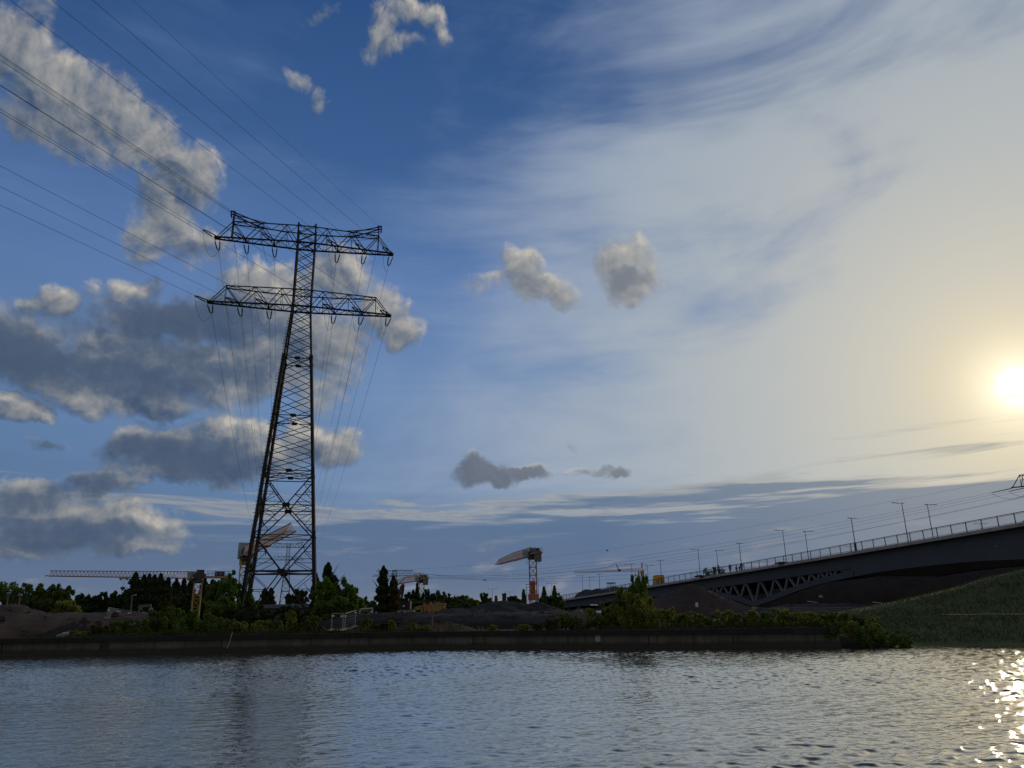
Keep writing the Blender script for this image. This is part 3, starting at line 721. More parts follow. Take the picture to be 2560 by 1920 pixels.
# ================================================================ pylons and overhead lines
OFFS = (3.5, 6.55, 9.6)
def pylon(base, psi, label, group, zs=None, detail=True, material='steel', sc_=1.0, gz=GZ, w0=3.48, wt=.95, arms=None, insul=True):
    """lattice pylon; heights are world z for a tower standing at gz; returns root and attachment points"""
    a_ = Vector((math.cos(R(psi)), math.sin(R(psi)), 0)); b_ = Vector((-math.sin(R(psi)), math.cos(R(psi)), 0))
    bx = Vector((base[0], base[1], 0))
    root = empty('pylon', (base[0], base[1], gz), label, 'pylon', group)
    def P(u, v, z): return bx + a_ * u + b_ * v + Vector((0, 0, gz + (z - GZ) * sc_))
    def W(z):
        if z >= 34.95: return wt * sc_
        return (wt + (w0 - wt) * (34.95 - z) / (34.95 - GZ)) * sc_
    def C(i, z): s, t = ((-1, -1), (1, -1), (1, 1), (-1, 1))[i % 4]; return P(s * W(z), t * W(z), z)
    k = sc_ * (1.0 if detail else 1.7)
    TOP = 45.15
    for i in range(4):
        m_ = MB(); m_.bar(C(i, GZ - .3), C(i, 10.0), .31 * k); m_.bar(C(i, 10.0), C(i, 28.8), .27 * k); m_.bar(C(i, 28.8), C(i, 34.95), .17 * k); m_.bar(C(i, 34.95), C(i, TOP), .15 * k)
        m_.build('leg', material, root)
    # lattice
    lat = MB()
    secs = [(16.45, 22.3, 4), (22.3, 28.75, 4), (28.75, 34.95, 5), (34.95, 42.7, 6), (42.7, 45.0, 2)]
    if not detail: secs = [(16.45, 22.3, 2), (22.3, 28.75, 3), (28.75, 34.95, 3), (34.95, 42.7, 4), (42.7, 45.0, 1)]
    for z0, z1, nn in secs:
        for j in range(nn):
            za = z0 + (z1 - z0) * j / nn; zb = z0 + (z1 - z0) * (j + 1) / nn
            for i in range(4):
                lat.bar(C(i, za), C(i + 1, zb), .062 * k); lat.bar(C(i + 1, za), C(i, zb), .062 * k)
    for i in range(4):                      # the two big crosses of the lower body
        for zt, zm, zb in ((16.1, 12.95, 10.0), (10.0, 6.55, 1.4)):
            X = (P(0, 0, zm) + (C(i, zm) + C(i + 1, zm)) / 2 - P(0, 0, zm))
            for q in (i, i + 1):
                for ze in (zt, zb):
                    e = C(q, ze); lat.bar(e, X, .11 * k)
                    if detail:
                        p1 = e.lerp(X, .34); p2 = e.lerp(X, .67)
                        z1_ = ze + (zm - ze) * .34; z2_ = ze + (zm - ze) * .67
                        lat.bar(p1, C(q, z1_), .055); lat.bar(p2, C(q, z2_), .055)
                        lat.bar(p1, C(q, z2_), .055); lat.bar(p2, C(q, zm), .055)
    lat.build('lattice_bracing', material, root)
    bl_ = {}
    for z, t in ((6.55, .17), (12.95, .09), (10.0, .08), (16.1, .09), (16.45, .08), (22.3, .08), (28.75, .08), (34.95, .09), (36.9, .08), (42.7, .09), (44.75, .08)):
        blt = bl_[z] = MB()
        for i in range(4): blt.bar(C(i, z), C(i + 1, z), t * k)
        if detail: blt.bar(C(0, z), C(2, z), .05); blt.bar(C(1, z), C(3, z), .05)
    if detail:
        for z in (6.55, 12.95, 16.45, 22.3, 28.75):
            for i in range(4):
                m_ = (C(i, z) + C(i + 1, z)) / 2; ax = (C(i + 1, z) - C(i, z)).normalized()
                s_ = .55 if z < 13 else .42
                bl_[z].box(m_, s_ * 1.3, .10, s_ * .75, ax)
        for i in range(4):
            for z in (10.0, 28.75, 16.45): bl_[z].box(C(i, z), .36, .36, .7, a_)
    for blt in bl_.values(): blt.build('belt', material, root)
    if detail:
        st_ = MB(); st_.bar(C(0, 3.0) - a_ * .2, C(0, 33.5) - a_ * .2, .03)
        for j in range(80):
            z = 3.0 + j * .38; c = C(0, z); st_.bar(c, c - a_ * .33, .035)
            if j % 12 == 0: st_.bar(c, c - a_ * .42, .05)
        st_.build('climbing_ladder', material, root)
        for i in range(4):
            f_ = MB(); c = C(i, GZ); f_.lathe((c.x, c.y, GZ - .2), [(.75, 0), (.75, .35), (.6, .45), (.01, .46)], 12); f_.build('footing', 'paleconc', root)
    att = {}
    for lv, (zb, zt, Lt, horn) in enumerate(arms or ((42.7, 44.75, 8.0, True), (34.95, 36.9, 8.05, False))):
        m_ = MB(); L = 9.75
        def wv(u): return (wt + (.26 - wt) * max(0, abs(u) - wt) / (L - wt)) * sc_
        def wtp(u): return (wt + (.36 - wt) * max(0, abs(u) - wt) / (Lt - wt)) * sc_
        def Pb(u, s): return P(u * sc_, s * wv(u), zb)
        def Pt(u, s): return P(u * sc_, s * wtp(u), zt)
        for s in (-1, 1):
            m_.bar(Pb(-L, s), Pb(-wt, s), .15 * k); m_.bar(Pb(-wt, s), Pb(wt, s), .17 * k); m_.bar(Pb(wt, s), Pb(L, s), .15 * k)
            m_.bar(Pt(-Lt, s), Pt(-wt, s), .10 * k); m_.bar(Pt(-wt, s), Pt(wt, s), .10 * k); m_.bar(Pt(wt, s), Pt(Lt, s), .10 * k)
            for sg in (-1, 1):
                nb = [sg * x for x in (9.6, 6.55, 3.5, wt)]; ntp = [sg * x for x in (Lt, 5.0, 2.2)]
                for i in range(3):
                    m_.bar(Pb(nb[i], s), Pt(ntp[i], s), .075 * k); m_.bar(Pt(ntp[i], s), Pb(nb[i + 1], s), .075 * k)
                    mid = (nb[i] + nb[i + 1]) / 2
                    if detail:
                        m_.bar(Pt(ntp[i], s), Pb(mid, s), .04)
                if detail:
                    m_.bar(P(sg * Lt, s * .34, zt), P(sg * 2.0, s * .8, (zt + zb) / 2), .035)
        for sg in (-1, 1):
            m_.bar(P(sg * L * sc_, -.33 * sc_, zb), P(sg * L * sc_, .33 * sc_, zb), .22 * k, h=.14 * k)
            nn = 9 if detail else 4; us = [wt + (L - wt) * j / nn for j in range(nn + 1)]
            for j in range(nn):
                s = 1 if j % 2 else -1
                m_.bar(Pb(sg * us[j], s), Pb(sg * us[j + 1], -s), .055 * k)
                if detail: m_.bar(Pb(sg * us[j + 1], s), Pb(sg * us[j + 1], -s), .05)
            us = [wt + (Lt - wt) * j / 7 for j in range(8)]
            if detail:
                for j in range(7):
                    s = 1 if j % 2 else -1; m_.bar(Pt(sg * us[j], s), Pt(sg * us[j + 1], -s), .045)
            m_.bar(Pt(sg * Lt, 1), Pt(sg * Lt, -1), .08 * k)
            for o_ in OFFS: m_.bar(Pb(sg * o_, -1), Pb(sg * o_, 1), .14 * k)
        m_.build('cross_arm', material, root)
        if horn:
            for sg in (-1, 1):
                h_ = MB(); tp = 46.0
                for s in (-1, 1):
                    h_.bar(P(sg * 8.25 * sc_, s * .3 * sc_, tp), Pt(sg * 5.1, s), .10 * k)
                    h_.bar(P(sg * 8.25 * sc_, s * .3 * sc_, tp - .35), Pt(sg * 4.2, s), .07 * k)
                    h_.bar(P(sg * 8.05 * sc_, s * .3 * sc_, tp), Pb(sg * 8.05, s), .09 * k)
                h_.bar(P(sg * 8.35 * sc_, -.38 * sc_, tp), P(sg * 8.35 * sc_, .38 * sc_, tp), .13 * k); h_.bar(P(sg * 7.95 * sc_, -.38 * sc_, tp), P(sg * 7.95 * sc_, .38 * sc_, tp), .11 * k)
                h_.bar(P(sg * 8.35 * sc_, -.38 * sc_, tp - .4), P(sg * 8.35 * sc_, .38 * sc_, tp - .4), .11 * k)
                h_.bar(P(sg * 7.9 * sc_, -.36 * sc_, tp), P(sg * 8.4 * sc_, -.36 * sc_, tp), .11 * k); h_.bar(P(sg * 7.9 * sc_, .36 * sc_, tp), P(sg * 8.4 * sc_, .36 * sc_, tp), .11 * k)
                h_.build('earth_wire_peak', material, root)
                att[('E', sg)] = P(sg * 8.35 * sc_, 0, tp)
        for sg in (-1, 1):
            for j, o_ in enumerate(OFFS):
                att[(lv, sg * (j + 1))] = (P(sg * o_ * sc_, -wv(o_), zb - .1), P(sg * o_ * sc_, wv(o_), zb - .1))
    return root, att, a_, b_

PX, PY = -23.22, 76.0
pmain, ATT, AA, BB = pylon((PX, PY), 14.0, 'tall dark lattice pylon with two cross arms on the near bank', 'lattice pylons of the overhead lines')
ax_, ay_ = at(712, 1500, 468).x, 468.0
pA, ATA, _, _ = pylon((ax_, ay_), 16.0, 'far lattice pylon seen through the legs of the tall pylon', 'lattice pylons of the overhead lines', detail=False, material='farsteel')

def sag_curve(p, q, sag, n):
    return [p.lerp(q, i / n) - Vector((0, 0, 4 * sag * (i / n) * (1 - i / n))) for i in range(n + 1)]
def string_(root, p, q, sep, detail=True):
    """twin tension insulator string from p to yoke q"""
    d = (q - p).normalized(); x = d.cross(Vector((0, 0, 1))).normalized()
    m_ = MB(); L = (q - p).length
    for s in (-1, 1):
        a0 = p + x * s * sep; a1 = q - d * .30 + x * s * sep * .5
        m_.tube([p + x * s * sep * .9, a0 + d * .35], .03, 5)
        pts = []; nn = 13
        A0 = a0 + d * .35
        for i in range(nn * 2 + 1): pts.append(A0.lerp(a1, i / (nn * 2)))
        m_.tube(pts, lambda f, nn=nn: .075 if int(round(f * nn * 2)) % 2 else .035, 8)
    m_.bar(q - d * .30 + x * sep * .55, q - d * .30 - x * sep * .55, .06); m_.bar(q - d * .30 + x * sep * .5, q, .04); m_.bar(q - d * .30 - x * sep * .5, q, .04)
    m_.build('insulator_string', 'glass_ins', root)

NEARD = Vector((math.sin(R(196.66)), math.cos(R(196.66)), 0))
names = {3: 'outermost', 2: 'middle', 1: 'innermost'}
def side(k): return 'left' if k < 0 else 'right'
for (lv, k) in [kk for kk in ATT if kk[0] != 'E']:
    pf, pb = ATT[(lv, k)]
    # line over the water, towards and past the camera
    far = pf + NEARD * 450
    c = sag_curve(pf, far, 8.4, 46)
    d = (c[1] - c[0]).normalized(); s1 = pf + d * 2.3
    string_(pmain, pf, s1, .26)
    m_ = MB(); cc = sag_curve(s1, far, 8.3, 60)
    m_.tube(cc, .016, 5)
    lev = 'upper' if lv == 0 else 'lower'
    o = m_.build('power_line', 'wire', origin=s1)
    tag(o, 'conductor over the water from the %s %s insulator of the %s cross arm' % (names[abs(k)], side(k), lev), 'power line', 'conductors of the overhead line over the water')
    # line going away to the next pylon
    q = (ATA[(lv, k)][0] + ATA[(lv, k)][1]) / 2
    c = sag_curve(pb, q, 10.5, 60); d = (c[1] - c[0]).normalized(); s2 = pb + d * 2.3
    string_(pmain, pb, s2, .26)
    m_ = MB(); m_.tube(sag_curve(s2, q, 10.4, 60), .017, 5)
    o = m_.build('power_line', 'wire', origin=s2)
    tag(o, 'conductor to the far pylon from the %s %s insulator of the %s cross arm' % (names[abs(k)], side(k), lev), 'power line', 'conductors dropping to the far pylon')
    # jumper loop
    m_ = MB(); m_.tube(sag_curve(s1, s2, 1.75, 16), .016, 5); m_.build('jumper_loop', 'wire', pmain)
for sg in (-1, 1):
    p = ATT[('E', sg)]; far = p + NEARD * 450
    m_ = MB(); m_.tube(sag_curve(p, far, 7.2, 60), .012, 5); o = m_.build('earth_wire', 'wire', origin=p)
    tag(o, 'thin earth wire from the %s peak of the tall pylon over the water' % side(sg), 'power line', 'earth wires')
    m_ = MB(); m_.tube(sag_curve(p, ATA[('E', sg)], 9.0, 60), .016, 5); o = m_.build('earth_wire', 'wire', origin=p)
    tag(o, 'thin earth wire from the %s peak of the tall pylon to the far pylon' % side(sg), 'power line', 'earth wires')

# second line: a broad pylon behind the poplars, and one beyond the bridge at the right
def flat_pylon(px, Y, ztop, half, label, psi=4.0, material='farsteel', k=1.6, two=True):
    b0 = at(px, 1500, Y); gz = GZ
    a_ = Vector((math.cos(R(psi)), math.sin(R(psi)), 0)); b_ = Vector((-math.sin(R(psi)), math.cos(R(psi)), 0)); bx = Vector((b0.x, Y, 0))
    root = empty('pylon', (b0.x, Y, gz), label, 'pylon', 'lattice pylons of the overhead lines')
    P = lambda u, v, z: bx + a_ * u + b_ * v + Vector((0, 0, z))
    W = lambda z: 1.1 + 2.6 * max(0, ztop - 6 - z) / (ztop - 6 - gz)
    C = lambda i, z: P(((-1, 1, 1, -1)[i % 4]) * W(z), ((-1, -1, 1, 1)[i % 4]) * W(z), z)
    for i in range(4):
        m_ = MB(); m_.bar(C(i, gz - .2), C(i, ztop - 6), .2 * k); m_.bar(C(i, ztop - 6), C(i, ztop), .14 * k); m_.build('leg', material, root)
    m_ = MB(); nn = 9
    for j in range(nn):
        za = gz + (ztop - gz) * j / nn; zb = gz + (ztop - gz) * (j + 1) / nn
        for i in range(4): m_.bar(C(i, za), C(i + 1, zb), .07 * k); m_.bar(C(i + 1, za), C(i, zb), .07 * k); m_.bar(C(i, zb), C(i + 1, zb), .07 * k)
    m_.build('lattice_bracing', material, root); att = {}
    for lv, (zb, dz, L) in enumerate(((ztop - .3, 1.0, half * .82), (ztop - 3.0, .8, half))):
        m_ = MB(); zt = zb + (0 if lv == 0 else .9); zb2 = zb - (1.4 if lv == 0 else 0)
        for s in (-1, 1):
            m_.bar(P(-L, s * .3, zb if lv == 0 else zb2), P(L, s * .3, zb if lv == 0 else zb2), .17 * k)
            m_.bar(P(-L * .93, s * .25, zb2 if lv == 0 else zt), P(L * .93, s * .25, zb2 if lv == 0 else zt), .07 * k)
            us = np.linspace(-L * .93, L * .93, 13)
            for i in range(12): m_.bar(P(us[i], s * .3, zb2 if i % 2 else zb if lv == 0 else zt), P(us[i + 1], s * .3, zb2 if not i % 2 else zb if lv == 0 else zt), .06 * k)
        m_.bar(P(-L, -.3, zb2 if lv else zb), P(-L, .3, zb2 if lv else zb), .1 * k); m_.bar(P(L, -.3, zb2 if lv else zb), P(L, .3, zb2 if lv else zb), .1 * k)
        m_.build('cross_arm', material, root)
        for j, u in enumerate((-L, -L * .66, -L * .34, L * .34, L * .66, L)): att[(lv, j)] = P(u, 0, zb2 if lv else zb)
    att['E'] = P(0, 0, ztop + .3)
    return root, att
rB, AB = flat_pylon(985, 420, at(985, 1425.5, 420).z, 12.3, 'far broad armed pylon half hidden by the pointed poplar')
# the pylon at the right edge: its left arm tip is in view
YC = 150.0
tipC = at(2529, 1219, YC)
psiC = -38.0
aC = Vector((math.cos(R(psiC)), math.sin(R(psiC)), 0))
cC = tipC + aC * 9.75
rootC, ATC, _, _ = pylon((cC.x, cC.y), psiC, 'dark lattice pylon at the right edge, its cross arm tips in view above the bridge', 'lattice pylons of the overhead lines',
    detail=True, material='steel', arms=((tipC.z, tipC.z + 2.3, 8.0, False), (tipC.z - 7.6, tipC.z - 5.6, 8.0, False)))
for c_ in list(rootC.children):
    if c_.name.startswith(('climbing_ladder',)): bpy.data.objects.remove(c_)
i_ = 0
pairs = [((0, -3), (1, 0), 7.0), ((0, -2), (1, 1), 8.0), ((0, -1), (1, 2), 9.0), ((0, 1), (1, 3), 10.0), ((0, 2), (0, 2), 10.5), ((1, -3), (0, 3), 8.5), ((1, -2), (0, 4), 10.0)]
ordn = ['outermost upper left point', 'second upper left point', 'third upper left point', 'inner upper right point', 'middle upper right point', 'outermost lower left point', 'second lower left point']
for (ka, kb, sg_), nm in zip(pairs, ordn):
    pf, pb = ATC[ka]; p = pb; q = AB[kb]
    d = (q - p).normalized(); s1 = p + d * 4.2 - Vector((0, 0, .35))
    string_(rootC, p, s1, .22)
    m_ = MB(); m_.tube(sag_curve(s1, q, sg_ * .8, 60), lambda f: .018 + .03 * f, 5)
    o = m_.build('power_line', 'wire', origin=s1); tag(o, 'conductor behind the bridge to the %s of the right pylon' % nm, 'power line', 'conductors crossing behind the bridge')
    m_ = MB(); m_.tube(sag_curve(s1, pf - d * 4.2, 2.0, 12), .03, 5); m_.build('jumper_loop', 'wire', rootC)
eC = at(2556, 1190, YC)
m_ = MB(); m_.tube(sag_curve(eC, AB['E'], 4.0, 60), lambda f: .014 + .02 * f, 5); o = m_.build('earth_wire', 'wire', origin=eC); tag(o, 'thin topmost earth wire crossing behind the bridge', 'power line', 'earth wires')
m_ = MB(); m_.bar(eC, (ATC[(0, -3)][0] + ATC[(0, -3)][1]) / 2 + aC * 1.5, .08); m_.bar(eC, eC + aC * 5 + Vector((0, 0, -.6)), .09); m_.bar(eC + aC * .2 - Vector((0, 0, .4)), eC + aC * 5 + Vector((0, 0, -1.6)), .07)
for j in range(5): m_.bar(eC + aC * j - Vector((0, 0, .1 * j)), tipC + aC * (2 + j) + Vector((0, 0, .1)), .05)
m_.build('earth_wire_peak', 'steel', rootC)

# ================================================================ bridge
BA, BBc = -0.35842583, 88.21819718                       # plan line of the near edge X = BA*Y + BBc
BZ = (3.88741824e-05, -5.86475202e-02, 1.59582361e+01)     # height of the near edge over Y
QN = math.sqrt(1 + BA * BA); BN = Vector((1, -BA, 0)) / QN     # towards the far side
BT = Vector((BA, 1, 0)).normalized()                         # along the bridge, away from camera
def bz(Y):
    Y = max(Y, 30.0); return BZ[0] * Y * Y + BZ[1] * Y + BZ[2]
def bp(Y, off=0.0, dz=0.0): return Vector((BA * Y + BBc, Y, bz(Y) + dz)) + BN * off
def on_edge(px, py, off=0.0):
    """where the ray of a photo point meets the vertical plane `off` behind the near edge: (Y along edge, z)"""
    d = ray(px, py); t_ = (off * QN + BBc) / (d.x - BA * d.y); p_ = d * t_
    return p_.y - off * BN.y, p_.z + CAMZ
YB = list(np.linspace(30, 250, 90))
bridge = empty('bridge', (BA * 130 + BBc, 130, GZ), 'long road bridge rising to the right with steel girder and V shaped struts', 'bridge')
def ribbon(name, material, off0, off1, top, bot, ys=YB, parent=bridge):
    """solid strip along the bridge; top/bot are functions of Y giving z"""
    m_ = MB(); vs = []
    for y in ys:
        for off, zf in ((off0, bot), (off1, bot), (off1, top), (off0, top)):
            p_ = bp(y, off); p_.z = zf(y); vs.append(p_)
    fs = []
    for i in range(len(ys) - 1):
        k = 4 * i; fs += [(k, k + 4, k + 7, k + 3), (k + 3, k + 7, k + 6, k + 2), (k + 2, k + 6, k + 5, k + 1), (k + 1, k + 5, k + 4, k)]
    n_ = 4 * (len(ys) - 1); fs += [(0, 3, 2, 1), (n_, n_ + 1, n_ + 2, n_ + 3)]
    m_.add(vs, fs); return m_.build(name, material, parent)
WID = 19.0
ribbon('edge_beam', 'edgebeam', 0.0, .9, bz, lambda y: bz(y) - .42)
ribbon('edge_beam', 'edgebeam', WID - .9, WID, bz, lambda y: bz(y) - .42)
ribbon('deck', 'deck', .903, WID - .903, lambda y: bz(y) - .12, lambda y: bz(y) - .40)
OFFG = 1.15
# lower edge of the girder traced along its length
gpts = [(1394, 1519), (1466, 1516), (1560, 1503), (1636, 1493), (1681, 1490), (1730, 1476)]
def zcurve(pts, off):
    yz = sorted(on_edge(px, py, off) for px, py in pts); ys = [a for a, _ in yz]; zs = [b for _, b in yz]
    return lambda y: float(np.interp(y, ys, zs))
lowL = zcurve([(1394, 1521), (1466, 1514), (1560, 1502), (1636, 1493), (1681, 1491), (1735, 1486)], OFFG)
lowC = zcurve([(1735, 1489), (1779, 1489), (1821, 1496), (1849, 1503), (1868, 1510), (1886, 1517), (1910, 1509), (1952, 1494), (2000, 1475), (2050, 1460.5), (2108, 1447), (2190, 1431), (2277, 1419), (2400, 1406), (2480, 1401), (2560, 1397.5)], OFFG)
Y_a, _ = on_edge(1735, 1480, OFFG); Y_m, _ = on_edge(2128, 1440, OFFG)
def gdepth(y):
    if y > Y_a: return min(bz(y) - 1.3, lowL(y))
    return bz(y) - 2.25
for off in (OFFG, WID - OFFG - .45):
    ribbon('girder', 'bridgesteel', off, off + .45, lambda y: bz(y) - .43, lambda y: (lowC(y) if y < Y_m else gdepth(y)))
    if off > 5: continue
    ys = [y for y in np.linspace(Y_m - .5, Y_a + 3, 46)]
    ribbon('lower_chord', 'bridgesteel', off - .12, off + .57, lambda y: lowC(y) + .85, lambda y: lowC(y), ys)
    # stiffening lip
    ribbon('flange', 'bridgesteel', off - .18, off - .003, lambda y: bz(y) - 2.10, lambda y: bz(y) - 2.22, [y for y in np.linspace(Y_m, Y_a, 40)])
    # V struts
    vb = [(1779, 1484), (1797, 1486), (1821, 1489), (1849, 1496), (1886, 1511), (1922, 1491), (1957.5, 1476), (1988, 1464), (2016, 1454), (2040, 1445), (2061, 1438), (2081, 1431)]
    yb = [on_edge(px, py, OFFG)[0] for px, py in vb]
    yb = [yb[0] + 2.2] + yb + [yb[-1] - 1.7]
    for i in range(1, len(yb) - 1):
        y0 = yb[i]; z0 = lowC(y0) + .80
        for y1 in ((yb[i - 1] + y0) / 2, (yb[i + 1] + y0) / 2):
            s_ = -1 if y1 > y0 else 1
            a = bp(y0 - s_ * .22, off + .2); a.z = z0; c = bp(y1 + s_ * .18, off + .2); c.z = bz(y1) - 2.2
            if c.z - a.z < .25: continue
            m_ = MB(); m_.bar(a, c, .34, h=.30); m_.build('strut', 'bridgestrut', bridge)
# cross beams and underside
m_ = MB()
for y in np.arange(60, 245, 3.0):
    m_.bar(bp(y, OFFG + .4, -.85), bp(y, WID - OFFG - .4, -.85), .35, h=.85)
m_.build('cross_beams', 'bridgesteel', bridge)
ribbon('bottom_plate', 'bridgesteel', OFFG + .45, WID - OFFG - .45, lambda y: (lowC(y) + .25), lambda y: lowC(y) + .1, list(np.linspace(40, Y_m, 30)))
# piers and bearing
yS = on_edge(1886, 1511, OFFG)[0]
for off in (OFFG + .25, WID - OFFG - .25):
    c = bp(yS, off); m_ = MB(); zt = lowC(yS) - .02
    m_.box((c.x, c.y, (zt - .35 + GZ - .5) / 2 + .0), 2.6, 1.6, zt - .35 - GZ + .5, BT); m_.build('pier', 'conc', bridge)
    m_ = MB(); m_.box((c.x, c.y, zt - .17), 1.3, .9, .32, BT); m_.build('bearing', 'paleconc', bridge)
for Yp in (166, 196):
    for off in (3.5, WID - 3.5):
        c = bp(Yp, off); zt = gdepth(Yp); m_ = MB(); m_.lathe((c.x, c.y, GZ - .3), [(.9, 0), (.9, zt - GZ + .29)], 16); m_.build('pier', 'conc', bridge)
c = bp(243, WID / 2); m_ = MB(); m_.box((c.x, c.y, (bz(243) - .45 + GZ) / 2), 6, WID, bz(243) - .45 - GZ, BT); m_.build('abutment', 'conc', bridge)
# yellow marks on the girder
m_ = MB()
for p0, p1, w_ in (((2474, 1346), (2482, 1357), .22), ((2482, 1346), (2476, 1352), .16), ((2486, 1366), (2500, 1369), .26), ((2490, 1363), (2494, 1371), .2)):
    y0, z0 = on_edge(*p0, OFFG - .01); y1, z1 = on_edge(*p1, OFFG - .01); a = bp(y0, OFFG - .012); a.z = z0; c = bp(y1, OFFG - .012); c.z = z1
    m_.bar(a, c, w_, h=.02)
m_.build('yellow_mark', 'craneyel', bridge)

# railing on both edges
def railing(off, label, step=2.13, posts=True):
    r = empty('bridge_railing', bp(130, off), label, 'railing', 'railings of the bridge')
    ys = []; y = 34.0; ds = step / QN
    while y < 246: ys.append(y); y += ds
    for nm, dz, w_, h_ in (('handrail', 1.20, .09, .07), ('bottom_rail', .12, .05, .05), ('top_rail', 1.08, .04, .04)):
        m_ = MB()
        for a, c in zip(ys[:-1], ys[1:]): m_.bar(bp(a, off, dz), bp(c, off, dz), w_, h=h_)
        m_.build(nm, 'railing', r)
    if posts:
        for i, y in enumerate(ys[:100]):
            m_ = MB(); m_.bar(bp(y, off, -.02), bp(y, off, 1.18), .09, h=.07); m_.build('post', 'railing', r)
    m_ = MB()
    for a, c in zip(ys[:-1], ys[1:]):
        for j in range(1, 14): y = a + (c - a) * j / 14; m_.bar(bp(y, off, .14), bp(y, off, 1.07), .014)
    o = m_.build('infill_bars', 'infill', r); o['kind'] = 'stuff'
    return r
railing(.3, 'blue grey railing along the near edge of the bridge')
r2 = railing(WID - .3, 'blue grey railing along the far edge of the bridge, mostly hidden', posts=False)

# street lamps on the bridge
def street_lamp(name, h, armL, armR, base=False):
    """built at origin, arms along x"""
    r = empty(name, (0, 0, 0))
    m_ = MB(); m_.tube([(0, 0, -.4), (0, 0, h * .5), (0, 0, h + .12)], .075, 8, .045); m_.build('pole', 'lamp', r)
    if armL:
        m_ = MB(); m_.bar((0, 0, h), (-armL * .35, 0, h + .03), .05); m_.build('arm', 'lamp', r)
        m_ = MB(); m_.bar((-armL * .3, 0, h + .02), (-armL, 0, h + .06), .20, h=.07); m_.build('lamp_head', 'lamp', r)
    if armR:
        m_ = MB(); m_.bar((0, 0, h), (armR * .35, 0, h + .03), .05); m_.build('arm', 'lamp', r)
        m_ = MB(); m_.bar((armR * .3, 0, h + .02), (armR, 0, h + .06), .20, h=.07); m_.build('lamp_head', 'lamp', r)
    if base:
        m_ = MB(); m_.lathe((0, 0, -.1), [(.17, 0), (.17, 1.25), (.08, 1.4), (.04, 1.45)], 10); m_.build('base_sleeve', 'railing', r)
    return r
GL = 'street lamps on the bridge'
def place(o, p, rz, label, group=GL):
    o.location = p; o.rotation_euler = (0, 0, rz); return tag(o, label, 'street lamp', group)
bridge_ang = math.atan2(BN.y, BN.x)
lA = street_lamp('street_lamp', 7.1, 1.9, .45)
lB = street_lamp('street_lamp', 6.9, .45, 1.9)
lC = street_lamp('street_lamp', 4.78, .62, .95, True)
used = set()
def inst(src, *a):
    o = src if src not in used else copy_tree(src); used.add(src); place(o, *a); return o
sL = ['nearest', 'second nearest', 'third nearest', 'fourth nearest', 'fifth nearest', 'sixth nearest']
for i, y in enumerate((109.0, 134.8, 161.2, 189.9, 218.2)): inst(lA, bp(y, 10.0), bridge_ang, 'tall bridge lamp with long arm to the left, %s of its row' % sL[i])
for i, y in enumerate((108.3, 133.9, 160.5, 189.3, 222.0)): inst(lB, bp(y, 14.2), bridge_ang, 'tall bridge lamp with long arm to the right, %s of its row' % sL[i])
for i, y in enumerate((109.8, 135.5, 161.7, 189.8)): inst(lC, bp(y, .75), bridge_ang, 'short stub armed lamp at the near railing, %s of its row' % sL[i])
GF = 'street lamps on the far road'
lD = street_lamp('street_lamp', 8.0, 1.6, 1.6)
for i, (px, py, Y, lab) in enumerate(((1231, 1472.5, 235, 'double armed lamp standing alone between the two mid distance cranes'), (1275, 1480, 300, 'small double armed lamp behind the large dark spoil heap'), (1345.5, 1449.5, 200, 'lamp post just right of the red brown crane mast'),
        (1379, 1459, 215, 'lamp post above the spiky trees at the left end of the bridge'), (1138, 1487, 300, 'low double armed lamp above the dark trees by the yellow framed container'), (1606 + 845, 1309.5, 175, 'far lamp whose head peeps through the bridge railing at the right'),
        (2124.5, 1366, 210, 'far lamp whose head peeps through the railing beside the short lamp'), (1879, 1407, 230, 'far lamp whose head peeps through the railing beside the people'))):
    p = at(px, py, Y); o = lD if i == 0 else copy_tree(lD); o.location = (p.x, p.y, p.z - 8.0); tag(o, lab, 'street lamp', GF)

# things on the bridge
m_root = empty('glazed_shelter', bp(186.0, 2.2), 'small white framed glazed shelter with dark roof on the left part of the bridge', 'shelter')
def lp(u, v, z, o_=186.0): return bp(o_, 2.2) + BN * u + BT * v + Vector((0, 0, z))
sxx = Vector((.98, .17, 0)); syy = Vector((-.17, .98, 0)); s0 = bp(186.0, 1.9)
def sp(u, v, z): return s0 + sxx * u + syy * v + Vector((0, 0, z))
m_ = MB(); m_.box(sp(0, 0, 2.32), 1.95, 1.5, .16, sxx); m_.build('roof', 'roofdark', m_root)
m_ = MB()
for u in (-.85, 0, .85):
    for v in (-.65, .65): m_.bar(sp(u, v, 0), sp(u, v, 2.25), .09 if u else .13)
for v in (-.65, .65): m_.bar(sp(-.85, v, 1.25), sp(.85, v, 1.25), .07); m_.bar(sp(-.85, v, .1), sp(.85, v, .1), .1); m_.bar(sp(-.85, v, 2.2), sp(.85, v, 2.2), .08)
m_.build('frame', 'cranedark', m_root)
m_ = MB()
for u in (-.78, -.42, .12, .55): m_.box(sp(u, -.62, .62), .14, .04, 1.05, sxx)
m_.build('white_panel', 'paleconc', m_root)
c0 = bp(166.4, 3.0); yel = empty('container', c0, 'orange yellow ribbed container behind the railing on the bridge', 'container')
def yp(u, v, z): return c0 + sxx * u + syy * v + Vector((0, 0, z))
m_ = MB(); m_.box(yp(0, 0, 1.25), 1.9, 1.5, 1.9, sxx); 
for j in range(9): m_.bar(yp(-.9 + j * .225, -.77, .35), yp(-.9 + j * .225, -.77, 2.1), .06)
m_.build('body', 'yellow', yel)
m_ = MB()
for u in (-.95, .95):
    for v in (-.75, .75): m_.bar(yp(u, v, 0), yp(u, v, 2.25), .10)
m_.bar(yp(-.95, -.75, 2.22), yp(.95, -.75, 2.22), .1); m_.bar(yp(-.95, -.78, .3), yp(.95, -.78, .3), .1)
